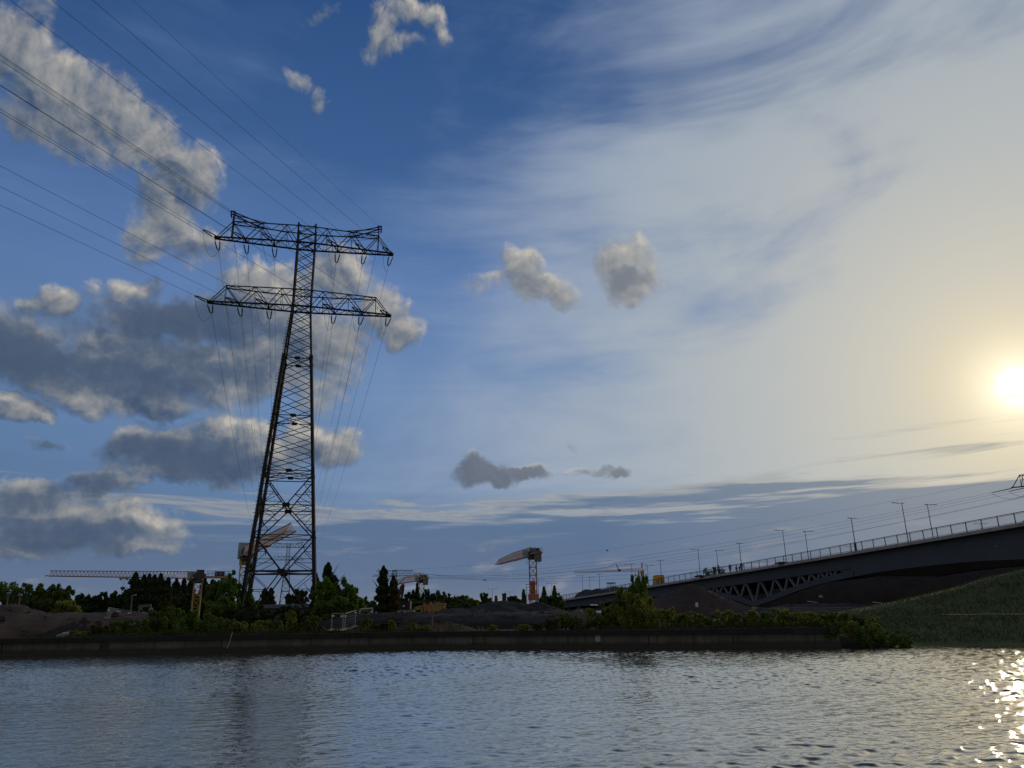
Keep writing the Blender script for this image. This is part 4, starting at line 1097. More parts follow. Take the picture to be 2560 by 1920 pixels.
m_.build('frame', 'craneyel', yel)
m_ = MB(); m_.box(yp(-.6, -.79, .9), .55, .05, .7, sxx); m_.build('door', 'cranered', yel)
heap(1500, 1471.5, 236, 22, 5, 'long dark heap rising behind the left part of the bridge', 'darksoil', noise=.05, sharp=.35, flat=.45, name='soil_heap', group=SG, rot=-70)
heap(1560, 1467.5, 215, 12, 5, 'dark heap right of the glazed shelter beyond the bridge', 'darksoil', noise=.05, sharp=.35, flat=.45, name='soil_heap', group=SG, rot=-70)
for px, py, Y, lab in ((1750, 1438.5, 146.5, 'low dark mound of sand on the bridge beside the bushes'), (1955, 1405.5, 124.5, 'low dark mound of sand on the bridge beside a tall lamp')):
    zb_ = bz(Y - 1) - .05
    heap(px, py, Y, 1.25, .7, lab, 'darksoil', zb=zb_, sharp=.5, noise=.05, flat=.3, name='sand_pile', cat='sand pile', group='sand piles on the bridge')

# ================================================================ tower cranes
def lattice_box(mb, p0, p1, w, h, w1=None, h1=None, n=16, tri=True, chord=.12, web=.06, diag_only=False):
    """truss from p0 to p1 (centre line of the bottom chords); triangular or square section"""
    p0 = Vector(p0); p1 = Vector(p1); d = (p1 - p0).normalized(); x = d.cross(Vector((0, 0, 1))).normalized(); z = Vector((0, 0, 1))
    w1 = w1 or w; h1 = h1 or h
    def Q(t, sx, top):
        c = p0.lerp(p1, t); ww = w + (w1 - w) * t; hh = h + (h1 - h) * t
        return c + x * (sx * ww / 2) + z * (hh if top else 0)
    tops = (0,) if tri else (-1, 1)
    for s in (-1, 1): mb.bar(Q(0, s, 0), Q(1, s, 0), chord)
    for s in tops: mb.bar(Q(0, s, 1), Q(1, s, 1), chord)
    for i in range(n):
        t0 = i / n; t1 = (i + 1) / n; tm = (t0 + t1) / 2
        for s in (-1, 1):
            ts = 0 if tri else s
            mb.bar(Q(t0, s, 0), Q(tm, ts, 1), web); mb.bar(Q(tm, ts, 1), Q(t1, s, 0), web)
        mb.bar(Q(t0, -1, 0), Q(t0, 1, 0), web); mb.bar(Q(t0, -1, 0), Q(t1, 1, 0), web * .8)
def mast_lattice(b, z0, z1, w, ax, chord=.2, web=.09, step=None):
    """returns two meshes: legs and bracing of a square mast"""
    x = Vector(ax); y = Vector((0, 0, 1)).cross(x); b = Vector((b[0], b[1], 0)); step = step or w * 1.0
    C = lambda i, z: b + x * ((-1, 1, 1, -1)[i % 4] * w / 2) + y * ((-1, -1, 1, 1)[i % 4] * w / 2) + Vector((0, 0, z))
    lg = MB(); br = MB()
    for i in range(4): lg.bar(C(i, z0), C(i, z1), chord)
    n = max(1, int((z1 - z0) / step))
    for j in range(n):
        za = z0 + (z1 - z0) * j / n; zb = z0 + (z1 - z0) * (j + 1) / n
        for i in range(4):
            if j % 2: br.bar(C(i, za), C(i + 1, zb), web)
            else: br.bar(C(i + 1, za), C(i, zb), web)
            br.bar(C(i, zb), C(i + 1, zb), web)
    return lg, br
GCR = 'tower cranes on the construction site'
def crane(pxm, pyj, Y, tip_px, tip_py, tipY, label, mw=1.7, jw=1.4, jh=2.2, jh1=1.2, counter=12, mastmat='craneyel', jibmat='cranegrey', chordmat=None, trolley=None, hookdrop=3.0, n=18, tri=True, midf=0, midh=None, cabside=-1, web=.07, chord=.13):
    b = at(pxm, 1500, Y); zj = at(pxm, pyj, Y).z          # zj: bottom chords of the jib
    root = empty('tower_crane', (b.x, Y, GZ), label, 'crane', GCR)
    tip = at(tip_px, tip_py, tipY); tip.z = zj
    d = tip - Vector((b.x, Y, zj)); L = d.length; d.normalize(); x = d.cross(Vector((0, 0, 1))).normalized()
    B0 = Vector((b.x, Y, 0)); c = lambda u, v, z: B0 + d * u + x * v + Vector((0, 0, z))
    az = math.atan2(-B0.x, B0.y) ; mx = Vector((math.cos(az), math.sin(az), 0))
    lg, br = mast_lattice(B0, GZ, zj - .9, mw, mx, chord=.26 * mw / 1.7, web=.13)
    m1 = lg.build('mast_chords', mastmat, root); m2 = br.build('mast_bracing', mastmat, root)
    m_ = MB(); m_.lathe((b.x, Y, zj - 1.0), [(mw * .62, 0), (mw * .72, .15), (mw * .72, .55), (mw * .55, .7), (mw * .55, .95)], 16); m_.build('slewing_ring', 'cranedark', root)
    # jib
    m_ = MB()
    if midf:
        P1 = c(L * midf, 0, zj); lattice_box(m_, c(.8, 0, zj), P1, jw, jh, jw, midh, n=int(n * midf) + 1, tri=tri, chord=chord, web=web)
        lattice_box(m_, P1, c(L, 0, zj), jw, midh, jw * .9, jh1, n=int(n * (1 - midf)) + 1, tri=tri, chord=chord * .8, web=web * .9)
    else: lattice_box(m_, c(.8, 0, zj), c(L, 0, zj), jw, jh, jw * .9, jh1, n=n, tri=tri, chord=chord, web=web)
    m_.bar(c(L, -jw / 2, zj), c(L + .5, -jw / 2, zj), .12); m_.bar(c(L, jw / 2, zj), c(L + .5, jw / 2, zj), .12); m_.bar(c(L + .5, -jw / 2, zj), c(L + .5, jw / 2, zj), .2)
    m_.build('jib', jibmat, root)
    m_ = MB()
    for s in (-1, 1): m_.bar(c(.8, s * jw / 2, zj - .06), c(L, s * jw / 2 * .92, zj - .06), .13, h=.1)
    m_.bar(c(.8, 0, zj + jh + .05), c(L * (midf or 1), 0, zj + (midh or jh1) + .05), .13, h=.1)
    m_.build('jib_chords', chordmat or 'chordred', root)
    # turntable head, cab
    m_ = MB(); m_.box(c(0, 0, zj + .45), 2.4, mw * 1.0, 1.0, d); m_.box(c(-.2, 0, zj + 1.35), 1.2, mw * .8, .8, d); m_.build('tower_head', 'cranedark', root)
    m_ = MB(); m_.box(c(.9, cabside * (mw * .5 + .7), zj + .45), 1.5, 1.1, 1.8, d); cab = m_.build('cab', 'cabpaint', root)
    m_ = MB(); m_.box(c(1.67, cabside * (mw * .5 + .7), zj + .6), .03, 1.0, 1.1, d); m_.box(c(.95, cabside * (mw * .5 + 1.265), zj + .6), 1.1, .03, .85, d); m_.build('window', 'glassdark', cab)
    # counter jib
    m_ = MB()
    for s in (-1, 1): m_.bar(c(-.9, s * .75, zj + .25), c(-counter, s * .75, zj + .25), .3, h=.34)
    for j in range(8): m_.bar(c(-.9 - (counter - .9) * j / 7, -.75, zj + .25), c(-.9 - (counter - .9) * j / 7, .75, zj + .25), .12)
    m_.box(c(-counter * .5, 0, zj + .46), counter * .9, 1.3, .05, d)
    m_.build('counter_jib', mastmat, root)
    m_ = MB()
    for s in (-1, 1):
        for zz in (1.0, 1.55): m_.bar(c(-1.4, s * .85, zj + zz), c(-counter, s * .85, zj + zz), .05)
        for j in range(7): m_.bar(c(-1.4 - (counter - 1.4) * j / 6, s * .85, zj + .4), c(-1.4 - (counter - 1.4) * j / 6, s * .85, zj + 1.55), .05)
    m_.build('guard_rail', 'cabpaint', root)
    m_ = MB()
    for j in range(3): m_.box(c(-counter + .55 + j * .62, 0, zj - .55), .55, 1.35, 2.5, d)
    m_.build('counterweight', 'ballast', root)
    m_ = MB(); m_.box(c(-counter * .62, 0, zj + 1.0), 1.7, 1.1, 1.0, d); m_.build('winch', 'cranedark', root)
    if trolley:
        u = L * trolley
        m_ = MB(); m_.box(c(u, 0, zj - .28), 1.5, jw * 1.05, .16, d)
        for s in (-1, 1): m_.bar(c(u + s * .7, -jw / 2, zj - .25), c(u + s * .5, 0, zj - .62), .12); m_.bar(c(u + s * .7, jw / 2, zj - .25), c(u + s * .5, 0, zj - .62), .12)
        m_.box(c(u - 1.1, jw * .5, zj - .35), .9, .6, .1, d); m_.build('trolley', 'cranered', root)
        m_ = MB()
        for s in (-.22, .22): m_.tube([c(u + s, 0, zj - .4), c(u + s * .6, 0, zj - hookdrop)], .022, 4)
        m_.build('hoist_rope', 'wire', root)
        m_ = MB(); zz = zj - hookdrop; m_.box(c(u, 0, zz - .2), .75, .3, .5, d); m_.bar(c(u, 0, zz - .4), c(u, 0, zz - .75), .3, .12)
        m_.tube([c(u, 0, zz - .7), c(u + .12, 0, zz - .9), c(u + .05, 0, zz - 1.08), c(u - .12, 0, zz - 1.0)], .06, 6); m_.build('hook_block', 'cranedark', root)
    return root, c, zj, L
crane(491, 1446, 160, 124, 1437, 141, 'pale tower crane with a very long level jib pointing left over the trees', mw=1.5, jw=1.1, jh=1.3, jh1=.85, counter=7, trolley=.53, hookdrop=1.9, n=40, web=.05, chord=.09, cabside=1)
r_, c, zj, L = crane(603, 1390, 172, 728, 1314, 122, 'tower crane seen through the legs of the tall pylon, jib slanting up to the right', mw=1.6, jw=1.6, jh=2.35, jh1=1.35, counter=4.2, trolley=.55, hookdrop=1.0, n=30, web=.07, chord=.12, mastmat='craneyel', cabside=-1)
m_ = MB(); m_.box(c(-3.6, 0, zj + 1.4), 1.6, 2.3, 3.6, (c(1, 0, 0) - c(0, 0, 0)).normalized()); hb = m_.build('machine_house', 'cabpaint', r_)
dd = (c(1, 0, 0) - c(0, 0, 0)).normalized(); vv = (c(0, 1, 0) - c(0, 0, 0))
s = -1 if (vv.y > 0) else 1
m_ = MB(); m_.box(c(-3.6, s * 1.17, zj + 1.9), 1.1, .03, 1.1, dd); m_.box(c(-3.6, s * 1.17, zj + .55), 1.1, .03, 1.0, dd); m_.box(c(-4.42, 0, zj + 1.6), .03, 1.5, 1.5, dd); m_.build('window', 'glassdark', hb)
crane(1053.5, 1450, 262, 985, 1457.5, 300, 'small tower crane behind the pointed poplar, short jib going away to the left', mw=1.65, jw=1.6, jh=2.3, jh1=1.6, counter=6.0, n=16, midf=.55, midh=2.0, web=.11, chord=.16, trolley=.12, hookdrop=1.3)
r_, c, zj, L = crane(1334, 1388.5, 190, 1245, 1409, 224, 'red brown tower crane standing alone, jib sloping down to the left', mw=1.75, jw=1.6, jh=2.1, jh1=1.25, counter=5.6, mastmat='cranered', jibmat='cranegrey', n=26, midf=.55, midh=2.0, web=.085, chord=.14)
b = at(1334, 1500, 190)
m_ = MB(); dx_ = Vector((1, 0, 0)); z0 = at(1325, 1497, 190).z; z1 = at(1325, 1461, 190).z
for u in (-1.75, -.95):
    for v in (-.5, .5): m_.bar((b.x + u, 190 + v, z0), (b.x + u, 190 + v, z1), .09)
for j in range(6):
    z = z0 + (z1 - z0) * j / 5
    for v in (-.5, .5): m_.bar((b.x - 1.75, 190 + v, z), (b.x - .95, 190 + v, z), .07)
m_.build('ladder_cage', 'cranedark', r_)
m_ = MB()
zz = at(1334, 1399, 190).z
for u in (-1.6, 1.6):
    for v in (-.6, .6): m_.bar((b.x + u, 190 + v, zz - 1.0), (b.x + u, 190 + v, zz), .06)
    for z in (zz - 1.0, zz - .5, zz): m_.bar((b.x + u, 189.4, z), (b.x + u, 190.6, z), .05); m_.bar((b.x + u, 189.4, z), (b.x + u * .5, 189.4, z), .05)
m_.build('service_platform', 'cabpaint', r_)
m_ = MB(); m_.box((b.x, 190, z0 + .4), 2.6, 2.6, 1.4); m_.box((b.x - .1, 190, z0 + 2.6), 1.2, 1.3, 3.2); m_.build('base_ballast', 'cranered', r_)
# far hammerhead crane beyond the bridge
Yf = 345; b = at(1605, 1500, Yf); zj = at(1605, 1427.5, Yf).z; fc = empty('tower_crane', (b.x, Yf, GZ), 'distant thin crane beyond the bridge with a long jib to the left', 'crane', GCR)
P = lambda px, py: at(px, py, Yf)
lg, br = mast_lattice((b.x, Yf), GZ, zj, 1.5, (1, 0, 0), chord=.3, web=.16); lg.build('mast_chords', 'craneyel', fc); br.build('mast_bracing', 'craneyel', fc)
m_ = MB(); e = P(1436, 1431.5); lattice_box(m_, (b.x, Yf, zj), (e.x, Yf, zj - .2), 1.2, 1.1, .9, .25, n=30, chord=.17, web=.09); m_.build('jib', 'cranegrey', fc)
m_ = MB(); m_.bar(P(1602, 1427), P(1604.5, 1407.5), .22); m_.bar(P(1607, 1427), P(1604.5, 1407.5), .22); m_.bar(P(1604.5, 1407), P(1616, 1416), .12); m_.bar(P(1604.5, 1407), P(1541, 1412), .07); m_.build('mast_top', 'cranedark', fc)
m_ = MB(); m_.bar(P(1546, 1427), P(1540.5, 1409.5), .24); m_.bar(P(1540.5, 1409.5), P(1522, 1416.5), .15); m_.bar(P(1540.5, 1410), P(1549, 1425.5), .08); m_.bar(P(1522, 1416.5), P(1470, 1429), .06); m_.box(P(1549, 1425.5), 1.0, .8, .9); m_.build('jib_strut', 'cranedark', fc)
m_ = MB(); m_.bar(P(1605, 1428), P(1611, 1426.5), .5); m_.bar(P(1611, 1426), P(1617, 1419), .2); m_.box(P(1606, 1434), 1.3, 1.3, 2.2); m_.build('counter_jib', 'craneyel', fc)
m_ = MB(); m_.bar(P(1588, 1429), P(1588.6, 1439), .12); m_.bar(P(1588.5, 1430), P(1588.5, 1456), .07); m_.box(P(1588.6, 1439.5), .8, .5, .5); m_.build('hook_block', 'cranedark', fc)

# ================================================================ excavator, container and site things
Ye = 140.0
E_ = lambda px, py, dy=0: at(px, py, Ye + dy)
ex = empty('excavator', E_(1000, 1532), 'dark excavator with its red black boom folded upright beside the poplar', 'excavator')
m_ = MB(); c_ = E_(1009, 1517); m_.box((c_.x, Ye, c_.z), 2.6, 2.2, 2.0); m_.box((c_.x - .2, Ye, c_.z - 1.25), 3.2, 2.4, .6); m_.build('body', 'black', ex)
m_ = MB(); c_ = E_(1012, 1508); m_.box((c_.x, Ye - .4, c_.z), 1.5, 1.2, 1.6); cb = m_.build('cab', 'black', ex)
m_ = MB(); m_.box((c_.x, Ye - 1.015, c_.z + .1), 1.2, .03, 1.1); m_.build('window', 'glassdark', cb)
m_ = MB(); r0 = E_(1008, 1502.5); r1 = E_(1017, 1503); m_.bar(r0, r1, .12); m_.build('roof_edge', 'white', cb)
m_ = MB()
for s in (-1, 1): m_.box((c_.x - .2, Ye + s * 1.3, E_(1010, 1530).z), 3.8, .55, .9)
m_.build('track', 'cranedark', ex)
m_ = MB(); pts = [E_(1000, 1507), E_(996, 1493), E_(1001, 1478), E_(1004, 1466), E_(1007, 1462)]
for a, c in zip(pts[:-1], pts[1:]): m_.bar(a, c, .55, h=.4)
m_.bar(E_(1007, 1461.5), E_(1009.5, 1461.5), .7); m_.build('boom', 'redblack', ex)
m_ = MB(); pts = [E_(1009, 1461), E_(1007.5, 1478), E_(1004.5, 1494), E_(1004, 1503)]
for a, c in zip(pts[:-1], pts[1:]): m_.bar(a, c, .38, h=.35)
m_.build('dipper_arm', 'black', ex)
m_ = MB(); m_.bar(E_(993, 1498), E_(992, 1528), .2); m_.bar(E_(997, 1500), E_(997, 1520), .16); m_.bar(E_(1001, 1482), E_(1000, 1496), .14); m_.build('hydraulic_cylinder', 'galv', ex)
m_ = MB(); m_.box(E_(1009.5, 1515, -1.4), .32, .1, .26); m_.build('work_lamp', 'white', ex)
for px0, px1, y0, y1, lab in ((993, 1012.5, 1526.5, 1533, 'pale concrete block left of the excavator tracks'), (1016, 1036, 1526, 1533, 'pale concrete block between the excavator and the yellow frame'), (899, 922, 1532, 1541.5, 'grey concrete block behind the bar fence'), (930, 940, 1529.5, 1535, 'small grey block right of the bar fence')):
    Yb = 120 if px0 > 950 else 82
    a = at(px0, y1, Yb); c = at(px1, y0, Yb); m_ = MB(); hx = (c.x - a.x); hz = c.z - a.z
    m_.box(((a.x + c.x) / 2, Yb + .4, (a.z + c.z) / 2), hx, .8, hz); m_.bar((a.x + hx * .04, Yb, c.z - .05), (c.x - hx * .04, Yb, c.z - .05), .1)
    o = m_.build('concrete_block', 'paleconc' if px0 > 950 else 'conc', origin=((a.x + c.x) / 2, Yb, a.z)); tag(o, lab, 'concrete block', 'loose concrete blocks')
    bv = o.modifiers.new('b', 'BEVEL'); bv.width = .06; bv.segments = 2
Yy = 135.0; G_ = lambda px, py, dy=0: at(px, py, Yy + dy)
cn = empty('container', G_(1087, 1531), 'yellow ribbed site container with a pale roof edge at the foot of the small crane', 'container')
m_ = MB(); a = G_(1074, 1531); c = G_(1111.5, 1508.5); hx = c.x - a.x; hz = c.z - a.z; m_.box(((a.x + c.x) / 2, Yy + 1.2, (a.z + c.z) / 2), hx, 2.4, hz)
for j in range(7): m_.bar((a.x + hx * j / 6, Yy - .03, a.z), (a.x + hx * j / 6, Yy - .03, c.z), .12)
for j in range(5): m_.bar((a.x, Yy - .02, a.z + hz * (j + .5) / 5), (c.x, Yy - .02, a.z + hz * (j + .5) / 5), .06)
m_.build('body', 'craneyel', cn)
m_ = MB(); m_.bar(G_(1089, 1506.5, -.2), G_(1113, 1510, -.2), .14); m_.bar(G_(1087, 1510.5, -.2), G_(1093, 1510.5, -.2), .1); m_.build('roof_edge', 'paleconc', cn)
m_ = MB(); m_.bar(G_(1113.5, 1511, 0), G_(1113.5, 1532, 0), .12); m_.box(G_(1105.5, 1531, -.2), .16, .1, .32); m_.build('corner_post', 'galv', cn)
fr = empty('formwork_frame', G_(1050, 1531), 'yellow steel formwork frame between the excavator and the yellow container', 'steel frame')
m_ = MB()
for a, c in (((1037, 1519.5), (1055, 1515.5)), ((1037, 1531), (1037, 1519)), ((1055, 1532), (1055, 1515)), ((1055, 1516), (1074, 1511)), ((1063, 1531), (1063, 1513)), ((1072, 1531), (1072, 1510)), ((1037, 1524), (1055, 1521)), ((1077, 1512), (1077, 1505)), ((1060, 1514), (1060, 1508))):
    for dy in (0, 1.6): m_.bar(G_(*a, dy), G_(*c, dy), .28)
m_.build('frame_bars', 'craneyel', fr)
m_ = MB(); m_.box(G_(1066, 1519), .9, .3, 1.1); m_.build('orange_panel', 'cranered', fr)
# site lamp and rusty post
m_ = MB(); a = at(1080.5, 1577, 57.9); c = at(1080.5, 1526, 57.9); m_.bar((a.x, a.y, GZ), c, .10); m_.bar(c - Vector((.07, 0, .0)), c + Vector((.07, 0, 0)), .12, h=.05)
o = m_.build('mooring_post', 'chordred', origin=(a.x, a.y, GZ)); tag(o, 'slim dark rusty post on the quay edge in front of the yellow container', 'post')

# bar fence panels near the quay
def fence_panel(p0, p1, h0, h1, label, group, lean=(0, 0), bars='h', nb=6, dots=True, th=.045):
    r = empty('fence_panel', ((p0[0] + p1[0]) / 2, (p0[1] + p1[1]) / 2, min(p0[2], p1[2])), label, 'fence panel', group)
    p0 = Vector(p0); p1 = Vector(p1); L = Vector((lean[0], lean[1], 0)); t0 = p0 + Vector((0, 0, h0)) + L; t1 = p1 + Vector((0, 0, h1)) + L
    m_ = MB(); m_.bar(p0, t0, th); m_.bar(p1, t1, th); m_.bar(t0, t1, th); m_.bar(p0.lerp(t0, .03), p1.lerp(t1, .03), th); m_.build('frame', 'galv', r)
    m_ = MB()
    if bars == 'h':
        for j in range(1, nb + 1): f = j / (nb + 1); m_.bar(p0.lerp(t0, f), p1.lerp(t1, f), .016)
    else:
        for j in range(1, nb): f = j / nb; m_.bar(p0.lerp(p1, f), t0.lerp(t1, f), .05 if j % 3 == 0 else .025)
        for j in range(1, 7): f = j / 7; m_.bar(p0.lerp(t0, f), p1.lerp(t1, f), .016)
    m_.build('bars', 'galv' if bars == 'v' else 'farsteel', r)
    d = (p1 - p0).normalized()
    if dots:
        for q, s in ((t0, 1), (t1, -1)):
            m_ = MB(); c = q - Vector((0, 0, .20)) + d * s * .10 - Vector((0, .05, 0)); m_.lathe((c.x, c.y, c.z - .05), [(.03, 0), (.08, .02), (.08, .10), (.03, .12)], 10); m_.build('reflector', 'white', r)
    for q in (p0, p1):
        m_ = MB(); m_.box((q.x, q.y, q.z + .05), .2, .7, .13); m_.build('foot', 'paleconc', r)
    return r
GFE = 'bar fence panels near the quay'
def gpt(px, py, Y): return tuple(at(px, py, Y))
pa, pb_ = at(828, 1576, 58.2), at(856, 1576, 58.2)
fence_panel(pa, pb_, at(827.5, 1533.5, 58.2).z - pa.z, at(855.5, 1534, 58.2).z - pb_.z, 'upright bar fence panel standing square to the water, leftmost of the three', GFE, th=.06)
pa, pb_ = at(861, 1574, 58.6), at(888, 1567, 63.5)
fence_panel(pa, pb_, at(859, 1534, 58.6).z - pa.z, at(887.5, 1526, 63.5).z - pb_.z, 'bar fence panel running back from the quay, middle of the three', GFE, th=.06)
pa, pb_ = at(898, 1560, 69), at(930, 1556, 76)
fence_panel(pa, pb_, at(898, 1523, 69).z - pa.z, at(927, 1520, 76).z - pb_.z, 'bar fence panel with a white post, rightmost of the three', GFE, th=.06)
m_ = MB(); m_.bar(at(928, 1528, 75.8), at(930, 1539, 75.8), .14); o = m_.build('marker_post', 'white', origin=at(930, 1539, 75.8)); tag(o, 'short white marker post at the right end of the bar fence', 'post')
m_ = MB(); m_.tube([at(811, 1566, 58), at(806, 1566, 58), at(808, 1571, 58), at(817, 1574.5, 58), at(826, 1579, 58.1)], .025, 6); o = m_.build('bent_pipe', 'galv', origin=at(817, 1578, 58)); tag(o, 'bent pale pipe lying on the quay left of the bar fence', 'pipe')
m_ = MB(); m_.bar(at(863, 1574.5, 58), at(888, 1566.5, 58.3), .05); o = m_.build('loose_bar', 'paleconc', origin=at(875, 1574, 58)); tag(o, 'loose pale bar lying along the foot of the middle bar fence panel', 'bar')
# leaning mesh fence at the left
heap(322, 1554, 67, 5.6, 2.6, 'flat weedy soil bank carrying the leaning mesh fence', 'soil', noise=.12, sharp=.5, group=SG, flat=.6)
tops = [(271, 1519), (298, 1523), (325, 1527), (351, 1531), (376, 1533)]; bots = [(267, 1546), (294.5, 1549), (322.5, 1549.5), (349, 1550), (374, 1550)]
ords = ['leftmost', 'second from the left', 'third from the left', 'rightmost']
for i in range(4):
    Ya = 63.5 + i * 1.4; Yb = 63.5 + (i + 1) * 1.4
    p0 = at(*bots[i], Ya); p1 = at(*bots[i + 1], Yb); t0 = at(*tops[i], Ya); t1 = at(*tops[i + 1], Yb)
    fence_panel(p0, p1 + (p0 - p1).normalized() * .06, t0.z - p0.z, t1.z - p1.z, 'leaning mesh fence panel on the left bank, %s of the four' % ords[i], 'leaning mesh fence panels', lean=(t0.x - p0.x, 0), bars='v', nb=12, dots=(i != 3), th=.05)
m_ = MB()
for px, t in ((374.5, .17), (378.5, .10)): m_.bar(at(px, 1557, 69.5), at(px + .8, 1520, 69.5), t)
o = m_.build('gate_post', 'galv', origin=at(376, 1557, 69.5)); tag(o, 'stout pale double post at the right end of the mesh fence', 'post')
m_ = MB(); m_.bar(at(346, 1516, 104), at(378, 1513.5, 104), .12, h=.35); m_.bar(at(347, 1521, 104), at(364, 1532, 104), .08); m_.bar(at(348, 1521, 104), at(354, 1522, 104), .25)
for px in (347, 377): m_.bar(at(px, 1513, 104), at(px, 1549, 104), .10)
o = m_.build('loading_frame', 'farsteel', origin=at(362, 1549, 104)); tag(o, 'grey frame with sloping brace behind the mesh fence', 'steel frame')
GLP = 'lamp posts on the left bank'
for px0, py0, px1, py1, Y, lab, head in ((16, 1522, 20.5, 1488, 100, 'globe headed lamp post, leftmost on the bank', True), (45.5, 1536, 49.5, 1492.5, 100, 'globe headed lamp post, second from the left on the bank', True), (325, 1530, 331, 1489, 110, 'slim bare lamp post rising behind the mesh fence', False)):
    p = at((px0 + px1) / 2, py0, Y); t_ = at(px1, py1, Y); r = empty('lamp_post', (p.x, p.y, GZ), lab, 'lamp post', GLP)
    m_ = MB(); m_.tube([(p.x, Y, GZ), (t_.x, Y, t_.z)], .11, 8, .07); m_.build('pole', 'ballast', r)
    m_ = MB()
    if head: m_.lathe((t_.x, Y, t_.z), [(.05, 0), (.22, .08), (.27, .22), (.2, .36), (.03, .42)], 12)
    else: m_.bar((t_.x - .1, Y, t_.z), (t_.x + .5, Y, t_.z + .1), .14)
    m_.build('lamp_head', 'galv', r)

# low dark shed behind the pylon
s0 = at(632, 1522, 130); s1 = at(783, 1522, 130); r = empty('shed', ((s0.x + s1.x) / 2, 130, GZ), 'long low dark shed roof seen between the legs of the tall pylon', 'shed')
m_ = MB(); zt = at(700, 1512.5, 130).z; cx = (s0.x + s1.x) / 2; ww = s1.x - s0.x; m_.box((cx, 132.5, (GZ + zt - .5) / 2), ww, 4.6, zt - .5 - GZ); m_.build('wall', 'conc', r)
m_ = MB(); m_.add([(cx - ww / 2 - .4, 129.8, zt - .5), (cx + ww / 2 + .4, 129.8, zt - .5), (cx + ww / 2 + .4, 135.2, zt - .5), (cx - ww / 2 - .4, 135.2, zt - .5), (cx - ww / 2 - .4, 132.5, zt + .15), (cx + ww / 2 + .4, 132.5, zt + .15)], [(0, 1, 5, 4), (2, 3, 4, 5), (0, 4, 3), (1, 2, 5), (3, 2, 1, 0)]); m_.build('roof', 'roofdark', r)
# chimney block on the heap horizon
c_ = at(1260.5, 1484, 125); m_ = MB(); m_.box((c_.x, 125, c_.z - 1.3), .68, .68, 2.6); m_.box((c_.x, 125, c_.z - .08), .8, .8, .16); m_.box((c_.x + .1, 125, c_.z + .05), .3, .3, .12)
o = m_.build('chimney', 'roofdark', origin=(c_.x, 125, c_.z - 2.6)); tag(o, 'dark square chimney top peeping over the large dark spoil heap', 'chimney')
# scattered pale things under the bridge
GD = 'pale scraps lying under the bridge'
for px, py, Y, sx, sz, lab in ((2193, 1506.5, 92, .95, .04, 'bright white sheet lying at the foot of the grass slope'), (2031, 1504.5, 104, 1.2, .03, 'pale plank leaning on the rubble left of the white sheet'), (2052, 1491, 108, .28, .28, 'small pale block on the dark ground under the span'), (1742, 1512, 103, .16, .5, 'small white marker on the big pointed spoil heap'), (1485, 1512.5, 78, .8, .03, 'thin white board under the left end of the bridge'), (1500, 1530, 66, .5, .12, 'small white scrap in the bushes under the left end of the bridge')):
    p = at(px, py, Y); m_ = MB(); m_.box((0, 0, 0), sx, .5, sz); o = m_.build('debris', 'white' if 'white' in lab else 'paleconc' if Y != 68 else 'conc'); o.location = p; o.rotation_euler = (R(7), R(7 if px > 2000 else 0), R(12))
    tag(o, lab, 'scrap', GD)
m_ = MB()
for y_, a_, b2 in ((1520, 1900, 2150), (1525, 1930, 2140), (1529, 1985, 2130)):
    m_.tube([at(px, y_ + .6 * math.sin(px * .05), 88) for px in np.linspace(a_, b2, 14)], .035, 5)
o = m_.build('pipe', 'galv', origin=at(2030, 1530, 88)); tag(o, 'long thin pipes lying side by side on the ground under the span', 'pipes')
for px, py, sx, lab in ((163, 1587, .5, 'white strip of litter on the grass edge above the quay wall'), (150, 1592, .45, 'small pale block on the coping below the white strip of litter'), (245, 1544, .8, 'white scrap on the flat soil bank left of the mesh fence')):
    Y = 58.2 if py > 1560 else 66; p = at(px, py, Y); m_ = MB(); m_.box((0, 0, 0), sx, .3, .06 if sx > .5 else .22); o = m_.build('debris', 'paleconc'); o.location = p + Vector((0, 0, .05)); o.rotation_euler = (R(20), R(-8), 0); tag(o, lab, 'scrap', 'pale scraps on the left bank')

# birds
for px, py, lab in ((1212, 1451, 'small dark bird flying low between the cranes'), (1518, 1377, 'small dark bird flying above the distant thin crane')):
    p = at(px, py, 150); m_ = MB(); m_.tube([p + Vector((-.28, 0, 0)), p + Vector((-.1, 0, .02)), p + Vector((.12, 0, .0)), p + Vector((.26, 0, .06))], lambda f: .02 + .09 * math.sin(f * math.pi), 6)
    b_ = m_.build('bird', 'black', origin=p); tag(b_, lab, 'bird', 'birds in flight')
    for s in (-1, 1):
        m_ = MB(); m_.add([p + Vector((.08, 0, .03)), p + Vector((-.08, 0, .03)), p + Vector((-.02, s * .45, .22)), p + Vector((.06, s * .42, .24))], [(0, 1, 2, 3)]); m_.build('wing', 'black', b_)

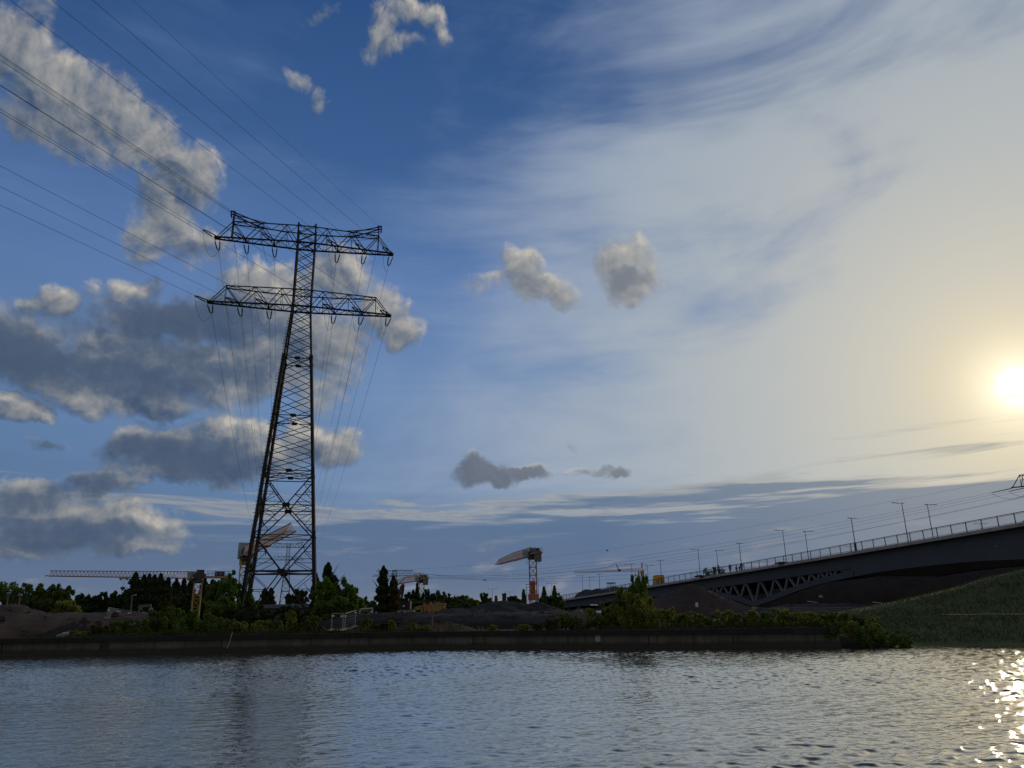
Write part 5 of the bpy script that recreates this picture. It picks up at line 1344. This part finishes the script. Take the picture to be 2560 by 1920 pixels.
# ================================================================ people on the bridge
def skin_mesh(verts, edges, radii, name, material, parent, loc, rz, scale=1.0, sub=1):
    me = bpy.data.meshes.new(name); me.from_pydata(verts, edges, []); o = bpy.data.objects.new(name, me); col_.objects.link(o)
    md = o.modifiers.new('skin', 'SKIN'); md.use_smooth_shade = True
    for i, r in enumerate(radii):
        sv = me.skin_vertices[0].data[i]; sv.radius = (r, r) if not isinstance(r, tuple) else r
        sv.use_root = (i == 0)
    ss = o.modifiers.new('sub', 'SUBSURF'); ss.levels = sub; ss.render_levels = sub
    me.materials.append(M[material])
    if parent: o.parent = parent
    o.location = loc; o.rotation_euler = (0, 0, rz); o.scale = (scale,) * 3
    return o
def ensure_skin(me):
    if not me.skin_vertices: me.skin_vertices  # layer is made by the modifier
def person(p, rz, h, label, coat='cloth_dark', stride=.16, lean=.04, arm=.12, look=0):
    """walking figure, built 1.75 m tall and scaled"""
    k = h / 1.75; V_ = []; E2 = []; Rr = []
    def v(x, y, z, r, par=None):
        V_.append((x, y, z)); Rr.append(r)
        if par is not None: E2.append((par, len(V_) - 1))
        return len(V_) - 1
    pel = v(0, 0, .95, (.15, .11)); ab = v(0, lean * .4, 1.10, (.14, .10), pel); ch = v(0, lean, 1.32, (.17, .12), ab); nk = v(0, lean * 1.1, 1.49, (.062, .06), ch)
    hd = v(0, lean * 1.2 + .01, 1.58, (.085, .095), nk); hd2 = v(0, lean * 1.2 + .015, 1.68, (.082, .098), hd)
    nose = v(0, lean * 1.2 + .115, 1.625, .014, hd)
    for s in (-1, 1): v(s * .088, lean * 1.2, 1.62, .012, hd)
    for s in (-1, 1):
        st = stride * s
        hp = v(s * .095, 0, .90, (.10, .10), pel); kn = v(s * .10, st * .75 + .03, .50, (.062, .065), hp); ak = v(s * .10, st * 1.2 - .03, .09, (.04, .045), kn)
        he = v(s * .10, st * 1.2 + .03, .04, (.04, .035), ak); v(s * .11, st * 1.2 + .17, .03, (.038, .022), he)
        sh = v(s * .20, lean, 1.40, (.065, .065), ch); el = v(s * .25, lean - st * .8 * arm * 4 + .0, 1.13, (.045, .045), sh); wr = v(s * .24, lean - st * .9 + .08, .89, (.03, .03), el)
        pm = v(s * .24, lean - st * .95 + .10, .82, (.036, .02), wr)
        for j, (fx, ln) in enumerate(((-.027, .070), (-.009, .082), (.009, .078), (.026, .060))):
            f1 = v(s * .24 + fx, lean - st * .95 + .105 + ln * .1, .82 - .045 - ln * .35, .0095, pm); v(s * .24 + fx, lean - st * .95 + .125, .82 - .055 - ln * .85, .008, f1)
        t1 = v(s * .24 - s * .03, lean - st * .95 + .135, .83, .011, pm); v(s * .24 - s * .035, lean - st * .95 + .165, .79, .009, t1)
    r = skin_mesh([(a * k, b * k, c * k) for a, b, c in V_], E2, [tuple(q * k for q in (x if isinstance(x, tuple) else (x, x))) for x in Rr], 'person', 'skin', None, p, rz)
    tag(r, label, 'person', 'people walking on the bridge')
    # coat, trousers, hair as children
    def part(nm, idx_r, material):
        vs = []; es = []; rr = []
        for i, (x, y, z, rad, par) in enumerate(idx_r):
            vs.append((x * k, y * k, z * k)); rr.append(tuple(q * k for q in rad))
            if par is not None: es.append((par, i))
        return skin_mesh(vs, es, rr, nm, material, r, (0, 0, 0), 0)
    cj = [(0, lean * .2, .93, (.175, .14), None), (0, lean * .5, 1.12, (.165, .13), 0), (0, lean, 1.34, (.19, .145), 1), (0, lean * 1.1, 1.46, (.085, .085), 2)]
    for s in (-1, 1):
        st = stride * s; n0 = len(cj)
        cj.append((s * .205, lean, 1.40, (.085, .085), 2)); cj.append((s * .255, lean - st * .8 * arm * 4, 1.13, (.062, .062), n0)); cj.append((s * .243, lean - st * .88 + .07, .92, (.048, .048), n0 + 1))
    part('coat', cj, coat)
    tj = [(0, 0, .93, (.16, .125), None)]
    for s in (-1, 1):
        st = stride * s; n0 = len(tj)
        tj.append((s * .10, 0, .86, (.115, .115), 0)); tj.append((s * .10, st * .75 + .03, .50, (.078, .08), n0)); tj.append((s * .10, st * 1.2 - .03, .10, (.06, .062), n0 + 1))
    part('trousers', tj, 'cloth_dark')
    part('hair', [(0, lean * 1.2 - .02, 1.66, (.094, .105), None), (0, lean * 1.2 - .03, 1.74, (.07, .08), 0)], 'hair')
    return r
fa = math.atan2(BT.y, BT.x) - math.pi / 2
for px, h, off, lab, coat, st in ((1825.5, 1.78, 1.7, 'person in a long grey green coat walking apart at the left of the group', 'cloth_green', .12), (1841, 1.20, 1.8, 'small child in dark clothes walking between the two adults', 'cloth_dark', .14), (1848.7, 1.08, 1.6, 'smallest child, walking close to the adult beside the lamp post', 'cloth_dark', .1), (1854.5, 1.72, 2.0, 'person in bulky dark clothes beside the short lamp, rightmost of the group', 'cloth_dark', .15)):
    Yp = on_edge(px, 1425, off)[0]; person(bp(Yp, off, -.0), fa + math.pi, h, lab, coat, st)

# ================================================================ vegetation
def blob_cloud(rg, c, rad, n, size_k=(.22, .45)):
    """cluster centres filling an ellipsoid, more towards its skin"""
    d = rg.normal(size=(n, 3)); d /= np.linalg.norm(d, axis=1)[:, None]; r = rg.uniform(.15, 1.0, n) ** .5
    return np.array(c) + d * r[:, None] * np.array(rad), rg.uniform(*size_k, n)
def crown(name, c, rad, leafmat_, parent, seed, nleaf, leaf, nclump=46, droop=0, spread=(.20, .42)):
    rg = np.random.default_rng(seed); cc, cs = blob_cloud(rg, c, rad, nclump, spread); rm = np.array(rad)
    idx = rg.integers(0, nclump, nleaf); d = rg.normal(size=(nleaf, 3)); d /= np.linalg.norm(d, axis=1)[:, None]
    rr = rg.uniform(0, 1, nleaf) ** .6
    mscale = np.minimum(rm, rm.mean() * 1.1)
    pts = cc[idx] + d * (rr * cs[idx])[:, None] * mscale
    keep = pts[:, 2] > GZ - .3
    return quads(name, leaves_at(pts[keep], leaf, rg, .62), leafmat_, parent)
def trunk(parent, x, y, h, r, seed, lean=0):
    rg = random.Random(seed); m_ = MB(); top = Vector((x + lean, y, GZ + h)); base = Vector((x, y, GZ - .2))
    m_.tube([base, base.lerp(top, .5) + Vector((rg.uniform(-.2, .2), 0, 0)), top], r, 7, r * .35)
    for i in range(6):
        f = .35 + i * .1; p = base.lerp(top, f); an = rg.uniform(0, 6.28); L = h * rg.uniform(.18, .32); m_.tube([p, p + Vector((math.cos(an) * L * .6, math.sin(an) * L * .6, L * .5)), p + Vector((math.cos(an) * L, math.sin(an) * L, L))], r * .35, 5, r * .1)
    m_.build('trunk', 'bark', parent)
_seed = [100]
def tree(px, top, hw, Y, label, material='leaf_mid', kind='round', group=None, nleaf=2600, leaf=None, name=None, base=None):
    _seed[0] += 1; s = _seed[0]; t_ = at(px, top, Y); R_ = hw / 1743.0 * Y; H_ = t_.z - GZ
    x = at(px, (top + 1530) / 2, Y).x
    nm = name or ('poplar_tree' if kind == 'poplar' else 'tree')
    root = empty(nm, (x, Y, GZ), label, 'tree', group)
    leaf = leaf or .0016 * Y + .02
    if kind == 'poplar':
        trunk(root, x, Y, H_ * .85, .18 + H_ * .012, s)
        rg = np.random.default_rng(s); n = nleaf
        zz = rg.uniform(0.02, 1, n) ** .9; prof = np.interp(zz, [0, .12, .35, .65, .88, 1.0], [.62, .9, 1.0, .85, .5, .06]) 
        lob = 1 + .22 * np.sin(zz * 38 + rg.uniform(0, 6.28)) + .12 * np.sin(zz * 17 + rg.uniform(0, 6.28))
        an = rg.uniform(0, 2 * np.pi, n); lump = 1 + .2 * np.sin(an * 3 + zz * 21 + s); rr = R_ * prof * lob * lump * rg.uniform(.2, 1, n) ** .5
        pts = np.stack([x + (t_.x - x) * zz + rr * np.cos(an), Y + rr * np.sin(an), GZ + H_ * zz], 1)
        quads('crown', leaves_at(pts, leaf, rg, .62), material, root)
    else:
        trunk(root, x, Y, H_ * .7, .12 + H_ * .015, s)
        if kind == 'spiky':
            rg = np.random.default_rng(s); zz = rg.uniform(.0, 1, nleaf); an = rg.uniform(0, 6.28, nleaf)
            br = (np.sin(zz * 44 + np.floor(an / 6.28 * 6) * 2.1) > -.25)
            rr = R_ * np.interp(zz, [0, .3, .8, 1], [1, .85, .4, .03]) * rg.uniform(0, 1, nleaf) ** .6 * np.where(br, 1, .45)
            pts = np.stack([t_.x + rr * np.cos(an), Y + rr * np.sin(an), GZ + H_ * zz], 1); quads('crown', leaves_at(pts, leaf, rg, .6), material, root)
        else:
            zc = GZ + H_ * .50; crown('crown', (t_.x * .6 + x * .4, Y, zc), (R_ * .84, R_ * .8, H_ * .46), material, root, s, nleaf, leaf, nclump=int(60 + R_ * 5), spread=(.10, .30))
    return root
GT = 'trees along the left horizon'
for px, top, hw, mt, lab in ((12, 1454, 34, 'leaf_mid', 'round green tree at the left edge of the frame'), (66, 1449, 34, 'leaf_mid', 'broad green tree, tallest of the left trees, second from the edge'),
    (104, 1462, 22, 'leaf_mid', 'lower green tree between the two broad left trees'), (134, 1457, 26, 'leaf_mid', 'broad green tree left of the crane jib tip'), (166, 1461, 20, 'leaf_mid', 'green tree with a ragged right side below the crane jib tip'),
    (30, 1490, 34, 'leaf_dark', 'low dark tree behind the leftmost lamp post'), (110, 1492, 40, 'leaf_dark', 'low dark tree behind the second lamp post'), (160, 1500, 30, 'leaf_yellow', 'low olive green tree above the flat soil bank')):
    tree(px, top, hw * 1.3, 140 if top < 1480 else 128, lab, mt, group=GT, nleaf=8500)
for px, top, hw, mt, lab in ((203, 1482, 22, 'leaf_dark', 'low dark tree right of the left tree group'), (226, 1484, 18, 'leaf_dark', 'low dark tree under the crane trolley, left one'), (258, 1478, 15, 'leaf_dark', 'dark tree with ragged top under the crane hook'), (285, 1480, 18, 'leaf_dark', 'dark tree right below the crane hook'),
    (310, 1476, 20, 'leaf_dark', 'dark tree left of the first tall poplar'), (328, 1474, 12, 'leaf_olive', 'small brownish tree at the foot of the first tall poplar'), (230, 1510, 60, 'leaf_dark', 'low dark thicket behind the mesh fence'), (320, 1512, 60, 'leaf_dark', 'low dark thicket behind the bare lamp post')):
    tree(px, top, hw * 1.35, 160, lab, mt, group='dark trees below the crane jib', nleaf=7000)
GPO = 'row of dark poplars by the long jib crane'
for px, top, hw, lab in ((340, 1432, 14, 'first tall dark poplar, in front of the crane jib'), (361, 1438, 12, 'dark poplar right of the first one'), (374, 1436, 11, 'third dark poplar of the row'), (387, 1438, 12, 'fourth dark poplar of the row'), (403, 1435, 12, 'fifth dark poplar, tip against the jib'), (421, 1445, 9, 'sixth dark poplar, narrower with sky beside it'),
    (442, 1447, 9, 'slim dark poplar standing free left of the crane mast'), (461, 1446, 8, 'slim dark poplar nearest the crane mast on its left'), (478, 1448, 9, 'dark poplar just behind the crane mast'), (513, 1447, 10, 'dark poplar right of the crane mast'), (532, 1450, 10, 'dark poplar behind the fresh green bush at the pylon')):
    tree(px, top, hw * 1.25, 128 if px < 425 else 175, lab, 'leaf_dark', 'poplar', GPO, 4200)
for px, top, hw in ((380, 1478, 60), (460, 1480, 55), (530, 1482, 55)):
    tree(px, top, hw, 168, {380: 'broad dark thicket under the first poplars', 460: 'broad dark thicket under the slim poplars', 530: 'broad dark thicket right of the crane mast'}[px], 'leaf_dark', group='dark thickets under the poplars', nleaf=5200)
GIN = 'trees seen between the pylon legs'
tree(662, 1472, 11, 150, 'small dark twin topped tree between the pylon legs, left half', 'leaf_dark', 'poplar', GIN, 2200); tree(678, 1471, 10, 150, 'small dark twin topped tree between the pylon legs, right half', 'leaf_dark', 'poplar', GIN, 2200)
tree(726, 1479, 15, 150, 'low dark tree left of the far pylon foot side', 'leaf_dark', group=GIN, nleaf=2200); tree(752, 1465, 20, 150, 'dark round tree just inside the right pylon leg', 'leaf_dark', group=GIN, nleaf=3000)
tree(700, 1508, 70, 140, 'long low dark hedge behind the pylon', 'leaf_dark', group=GIN, nleaf=4200)
GR = 'dark poplars right of the tall pylon'
tree(821, 1407, 17, 120, 'stout dark poplar rising behind the fresh green tree', 'leaf_dark', 'poplar', GR, 5200); tree(790, 1434, 12, 120, 'dark poplar touching the right pylon leg', 'leaf_dark', 'poplar', GR, 3200); tree(838, 1440, 13, 122, 'lower dark poplar on the right shoulder of the stout one', 'leaf_dark', 'poplar', GR, 2600)
tree(959, 1416, 15, 130, 'tall pointed dark poplar in front of the broad armed pylon', 'leaf_dark', 'poplar', GR, 6200); tree(984, 1440, 13, 130, 'brownish poplar beside the tall pointed one', 'leaf_olive', 'poplar', GR, 4200)
tree(910, 1490, 20, 125, 'low dark tree right of the fresh green tree', 'leaf_dark', nleaf=2000, group=GR); tree(932, 1501, 16, 150, 'low far tree left of the tall pointed poplar', 'leaf_mid', nleaf=1500, group=GR)
# horizon trees in the middle
GM = 'trees along the middle horizon'
for px, top, hw, Y, mt, kd, lab in ((1020, 1478, 16, 190, 'leaf_dark', 'round', 'dark tree right of the excavator'), (1037, 1471, 14, 190, 'leaf_dark', 'round', 'dark tree left of the small crane mast'), (1043, 1459, 6, 190, 'leaf_dark', 'spiky', 'spiky tree top left of the small crane mast'), (1068, 1469, 14, 190, 'leaf_dark', 'round', 'dark tree right of the small crane mast'),
    (1082, 1482, 12, 190, 'leaf_dark', 'round', 'dark tree above the yellow container'), (1097, 1476, 12, 190, 'leaf_mid', 'round', 'green topped tree right of the yellow container'), (1110, 1479, 10, 190, 'leaf_mid', 'round', 'rounded green tree, second right of the yellow container'), (1126, 1483, 15, 190, 'leaf_dark', 'round', 'broad dark tree left of the low double armed lamp'),
    (1160, 1484, 20, 200, 'leaf_mid', 'round', 'broad green tree right of the low double armed lamp'), (1188, 1499, 12, 200, 'leaf_yellow', 'round', 'low pale green tree before the lone double armed lamp'), (1211, 1478, 11, 185, 'leaf_mid', 'round', 'green tree left of the lone double armed lamp'), (1224, 1490, 9, 185, 'leaf_mid', 'round', 'low tree at the foot of the lone double armed lamp'),
    (1240, 1491, 5, 190, 'leaf_yellow', 'spiky', 'small pale sapling right of the lone double armed lamp'), (1285, 1491, 22, 170, 'leaf_dark', 'round', 'dark bush line above the large spoil heap'), (1309, 1475, 9, 165, 'leaf_mid', 'spiky', 'spiky young tree left of the red brown crane'),
    (1360, 1468, 10, 170, 'leaf_mid', 'spiky', 'spiky young tree right of the red brown crane'), (1386, 1466, 10, 170, 'leaf_mid', 'spiky', 'spiky young tree at the left end of the bridge'), (1373, 1482, 22, 172, 'leaf_dark', 'round', 'low bush between the two spiky young trees'), (1399, 1482, 10, 170, 'leaf_mid', 'round', 'low bush beside the left end of the bridge'),
    (1060, 1495, 46, 180, 'leaf_dark', 'round', 'long dark hedge behind the yellow container'), (1150, 1503, 44, 180, 'leaf_dark', 'round', 'long dark hedge behind the low double armed lamp')):
    tree(px, top, hw * (1.3 if kd == 'round' else 1.1), Y, lab, mt, kd, GM, 2600 if hw < 15 else 4200)
# near trees at the pylon
GN = 'fresh green trees around the tall pylon'
for px, top, hw, Y, mt, lab in ((577, 1420, 30, 71.5, 'leaf_bright', 'fresh green tree hiding the left pylon legs'), (540, 1440, 26, 72.5, 'leaf_mid', 'dark green tree left of the one hiding the left pylon legs'), (622, 1462, 24, 78, 'leaf_bright', 'yellow green tree just inside the left pylon legs'), (560, 1490, 42, 68, 'leaf_mid', 'broad shrub at the foot of the left pylon legs'),
    (815, 1440, 32, 72, 'leaf_bright', 'fresh green tree at the right pylon leg'), (855, 1444, 26, 71, 'leaf_mid', 'fresh green tree right of the one at the right pylon leg'), (882, 1441, 18, 70.5, 'leaf_bright', 'leafy tree with ragged branches, rightmost by the pylon'), (840, 1490, 50, 69.5, 'leaf_mid', 'broad green shrub behind the bar fence'), (895, 1495, 22, 72, 'leaf_bright', 'light green shrub behind the middle bar fence panel')):
    tree(px, top, hw * 1.1, Y, lab, mt, 'round', GN, 9500, leaf=.12)
# shrubs along the quay
def shrub(px, top, hw, Y, label, material='leaf_mid', nleaf=1500, leaf=.10, group='shrubs along the quay', zb=None):
    _seed[0] += 1; s = _seed[0]; t_ = at(px, top, Y); R_ = hw / 1743.0 * Y; zb = GZ if zb is None else zb; H_ = max(.35, t_.z - zb)
    root = empty('shrub', (t_.x, Y, zb), label, 'shrub', group)
    m_ = MB(); rg = random.Random(s)
    for i in range(7):
        an = rg.uniform(0, 6.28); m_.tube([(t_.x, Y, zb - .05), (t_.x + math.cos(an) * R_ * .3, Y + math.sin(an) * R_ * .3, zb + H_ * .45), (t_.x + math.cos(an) * R_ * .6, Y + math.sin(an) * R_ * .6, zb + H_ * .85)], .03, 5, .008)
    m_.build('stems', 'bark', root)
    rn = np.random.default_rng(s); nc = 30; cc, cs = blob_cloud(rn, (t_.x, Y, zb + H_ * .45), (R_ * .85, R_ * .7, H_ * .5), nc, (.16, .36))
    # shoots sticking out of the outline
    k = 7; cc[:k] = np.stack([t_.x + rn.uniform(-.8, .8, k) * R_, Y + rn.uniform(-.4, .4, k) * R_, zb + H_ * rn.uniform(.8, 1.05, k)], 1); cs[:k] *= .55
    idx = rn.integers(0, nc, nleaf); d = rn.normal(size=(nleaf, 3)); d /= np.linalg.norm(d, axis=1)[:, None]
    pts = cc[idx] + d * (rn.uniform(0, 1, nleaf) ** .6 * cs[idx])[:, None] * np.array([R_ * .8, R_ * .7, H_ * .9])
    pts = pts[pts[:, 2] > zb - .05]
    quads('foliage', leaves_at(pts, leaf, rn, .55), material, root); return root
where = [
 (2125, 1558, 22, 50.6, 'leaf_yellow', 'shrub spilling over the end of the quay wall'), (2165, 1568, 26, 49.8, 'leaf_mid', 'shrub at the water just past the quay wall'), (2215, 1584, 28, 49.4, 'leaf_mid', 'low shrub at the water below the grass slope'), (2180, 1550, 22, 51.6, 'leaf_yellow', 'yellow green shrub on the foot of the grass slope'),
 (200, 1578, 30, 58.6, 'leaf_yellow', 'low pale green weeds above the quay wall left of the mesh fence'), (250, 1565, 30, 60, 'leaf_olive', 'low olive shrub on the quay below the mesh fence'), (300, 1556, 32, 60, 'leaf_mid', 'low green shrub under the middle of the mesh fence'),
 (350, 1553, 28, 59.5, 'leaf_mid', 'green shrub under the right end of the mesh fence'), (400, 1535, 34, 61, 'leaf_mid', 'broad green shrub right of the stout double post'), (440, 1522, 30, 62, 'leaf_mid', 'green shrub left of the crane mast foot'), (480, 1528, 32, 60.5, 'leaf_bright', 'fresh green shrub in front of the crane mast foot'),
 (420, 1505, 22, 66, 'leaf_olive', 'reddish olive shrub behind the broad green shrub'), (520, 1540, 30, 60, 'leaf_mid', 'dark green shrub above the leaning stick'), (560, 1548, 26, 59, 'leaf_mid', 'shrub on the quay right of the leaning stick'), (600, 1556, 28, 59.5, 'leaf_yellow', 'low yellow green shrub below the left pylon legs'),
 (645, 1555, 26, 59.5, 'leaf_yellow', 'yellow green shrub in the middle below the pylon'), (690, 1552, 26, 60.5, 'leaf_mid', 'green shrub below the pylon, right of the yellow green one'), (731, 1531, 14, 59.2, 'leaf_yellow', 'tall yellow green sapling on the quay below the pylon'), (760, 1556, 24, 59.2, 'leaf_olive', 'low olive shrub right of the tall sapling'),
 (786, 1545, 18, 60, 'leaf_mid', 'small green shrub under the right pylon leg'), (800, 1566, 14, 58.6, 'leaf_olive', 'tiny olive shrub beside the bent pale pipe'), (650, 1520, 60, 66, 'leaf_dark', 'wide dark shrub mass between the pylon feet'), (740, 1522, 45, 66, 'leaf_dark', 'dark shrub mass by the right pylon foot'), (590, 1525, 40, 65, 'leaf_dark', 'dark shrub mass by the left pylon foot'),
 (915, 1548, 18, 62, 'leaf_mid', 'shrub behind the right end of the bar fence'), (945, 1562, 16, 59.5, 'leaf_olive', 'low shrub right of the bar fence'), (966, 1561, 15, 58.9, 'leaf_dark', 'round dark shrub in front of the small pointed heap'), (979, 1554, 8, 58.6, 'leaf_yellow', 'thin yellow green weed right of the round dark shrub'), (1030, 1560, 13, 58.8, 'leaf_yellow', 'pale green shrub in front of the flat dark bank'),
 (1068, 1570, 12, 58.4, 'leaf_yellow', 'low pale tuft left of the rusty post'), (1232, 1569, 10, 56.8, 'leaf_yellow', 'first low pale tuft on the bare middle quay'), (1310, 1566, 14, 55.6, 'leaf_yellow', 'second low pale tuft on the bare middle quay'), (1345, 1560, 13, 55.4, 'leaf_olive', 'ragged dry shrub left of the bushes below the bridge end'),
 (1376, 1551, 18, 55.5, 'leaf_olive', 'dry olive shrub at the left of the right hand bushes'), (1405, 1536, 20, 56.5, 'leaf_yellow', 'yellow green shrub with a tall shoot below the bridge end'), (1435, 1545, 22, 55.8, 'leaf_mid', 'green shrub left of the grey wrapped bush'), (1470, 1528, 20, 57, 'leaf_yellow', 'yellow green shrub right of the grey wrapped bush'), (1500, 1540, 24, 56, 'leaf_mid', 'green shrub below the left bridge girder'),
 (1532, 1508, 32, 58, 'leaf_mid', 'left shoulder of the tall bush before the bridge'), (1566, 1482, 30, 58.5, 'leaf_mid', 'tall leafy bush left of the tallest one before the bridge'), (1598, 1453, 30, 59, 'leaf_bright', 'tallest leafy bush, its tip above the bridge deck'), (1592, 1490, 40, 57, 'leaf_yellow', 'wide yellow green bush under the tallest one'),
 (1602, 1472, 30, 58.2, 'leaf_mid', 'dense middle of the tallest bush before the bridge'), (1560, 1520, 40, 56.4, 'leaf_yellow', 'wide yellow green skirt left of the tallest bush'),
 (2075, 1560, 20, 50.3, 'leaf_mid', 'shrub hanging over the quay coping near its right end'), (2255, 1592, 26, 49.0, 'leaf_mid', 'lowest shrub at the water below the grass slope'),
 (1632, 1527, 26, 55.5, 'leaf_yellow', 'yellow green bush right of the tallest one'), (1668, 1524, 22, 55.6, 'leaf_yellow', 'yellow green bush with an upright shoot before the pointed heap'), (1700, 1538, 24, 54.8, 'leaf_mid', 'green bush before the left foot of the pointed heap'), (1735, 1534, 24, 54.4, 'leaf_yellow', 'yellow green bush before the middle of the pointed heap'), (1772, 1538, 26, 54, 'leaf_mid', 'green bush before the right half of the pointed heap'),
 (1810, 1531, 24, 53.8, 'leaf_yellow', 'yellow green bush before the right foot of the pointed heap'), (1845, 1537, 24, 53.4, 'leaf_mid', 'green bush left of the bridge pier'), (1880, 1531, 24, 53.2, 'leaf_yellow', 'yellow green bush right in front of the bridge pier'), (1915, 1536, 24, 53, 'leaf_mid', 'green bush just right of the bridge pier'), (1955, 1526, 24, 53, 'leaf_yellow', 'taller yellow green bush before the long pipes'),
 (1990, 1535, 26, 52.4, 'leaf_yellow', 'yellow green bush below the long pipes, left one'), (2030, 1533, 26, 52.2, 'leaf_yellow', 'yellow green bush below the long pipes, middle one'), (2068, 1536, 24, 52, 'leaf_mid', 'green bush below the long pipes, right one'), (2105, 1537, 24, 51.9, 'leaf_mid', 'green bush where the quay meets the grass slope'), (2140, 1546, 22, 51.8, 'leaf_dark', 'last dark bush at the end of the quay wall'),
]
for px, top, hw, Y, mt, lab in where:
    big = hw > 30 or top < 1520
    shrub(px, top, hw, Y, lab, mt, 3800 if big else 1900, .12 if big else .085, zb=(.05 if px in (2165, 2215, 2255) else .5 if px in (2125, 2180, 2075) else None))
# the grey wrapped bush
p = at(1447, 1523, 56.8); r = empty('covered_bush', (p.x, 56.8, GZ), 'bush wrapped in a grey dew covered net with bright specks', 'covered bush')
m_ = MB(); h_ = p.z - GZ; m_.lathe((p.x, 56.8, GZ), [(.55, 0), (.68, h_ * .3), (.62, h_ * .6), (.42, h_ * .85), (.12, h_)], 14); m_.build('net', 'conc', r, smooth=True)
m_ = MB(); rgq = random.Random(4)
for i in range(11):
    f = rgq.uniform(.3, .98); an = rgq.uniform(-2.2, -.6); rr_ = .66 * (1 - f * f * .7) + .03; m_.box((p.x + math.cos(an) * rr_, 56.8 + math.sin(an) * rr_, GZ + h_ * f), .06, .06, .06)
m_.build('bright_scraps', 'white', r)
# bushes on the bridge
for px, top, hw, lab in ((1764, 1422, 7, 'round green bush in a planter on the bridge, leftmost'), (1774, 1427, 7, 'low bush on the bridge right of the round one'), (1786, 1419, 6, 'upright dark bush on the bridge under the lamp'), (1796, 1415, 6, 'tallest dark bush on the bridge right of the lamp'), (1806, 1423, 7, 'low bush on the bridge nearest the people')):
    Y0, _ = on_edge(px, top, 1.6); pz = bp(Y0, 1.6); q_ = ray(px, top); Yw = pz.y
    shrub(px, top, hw, Yw, lab, 'leaf_dark' if 'dark' in lab else 'leaf_mid', 900, .09, 'bushes on the bridge', zb=pz.z - .1)

# weeds on the ground behind the coping: nobody could count them
rg = np.random.default_rng(77); n = 22000
X = rg.uniform(-37, 21, n); dens = .5 + .5 * np.sin(X * 1.3) * np.sin(X * .37 + 1) 
bare = (X > -7) & (X < 6.5)
keep = (rg.uniform(0, 1, n) < dens * .9 + .25) & (~bare | (rg.uniform(0, 1, n) < .12)) & ~((X < -31.5) & (rg.uniform(0, 1, n) < .9)); X = X[keep]; n = len(X)
yq = np.interp(X, qx, qy); Yv = yq + .75 + rg.exponential(1.8, n)
zg = np.full(n, GZ)
an = rg.uniform(0, 2 * np.pi, n); hh = rg.uniform(.05, .26, n) * (1 + .8 * (fbm2(X, Yv, 21, 3, .4) > .2)); wd = rg.uniform(.02, .06, n)
pt = np.stack([X, Yv, zg], 1); dx = np.stack([np.cos(an) * wd, np.sin(an) * wd, np.zeros(n)], 1); tp = np.stack([rg.normal(0, .1, n), rg.normal(0, .1, n), hh], 1)
o = quads('weeds', np.stack([pt - dx, pt + dx, pt + tp + dx * .3, pt + tp - dx * .3], 1), 'weed')
tag(o, 'rough grass and weeds growing all along the top of the quay wall', 'weeds', kind='stuff')
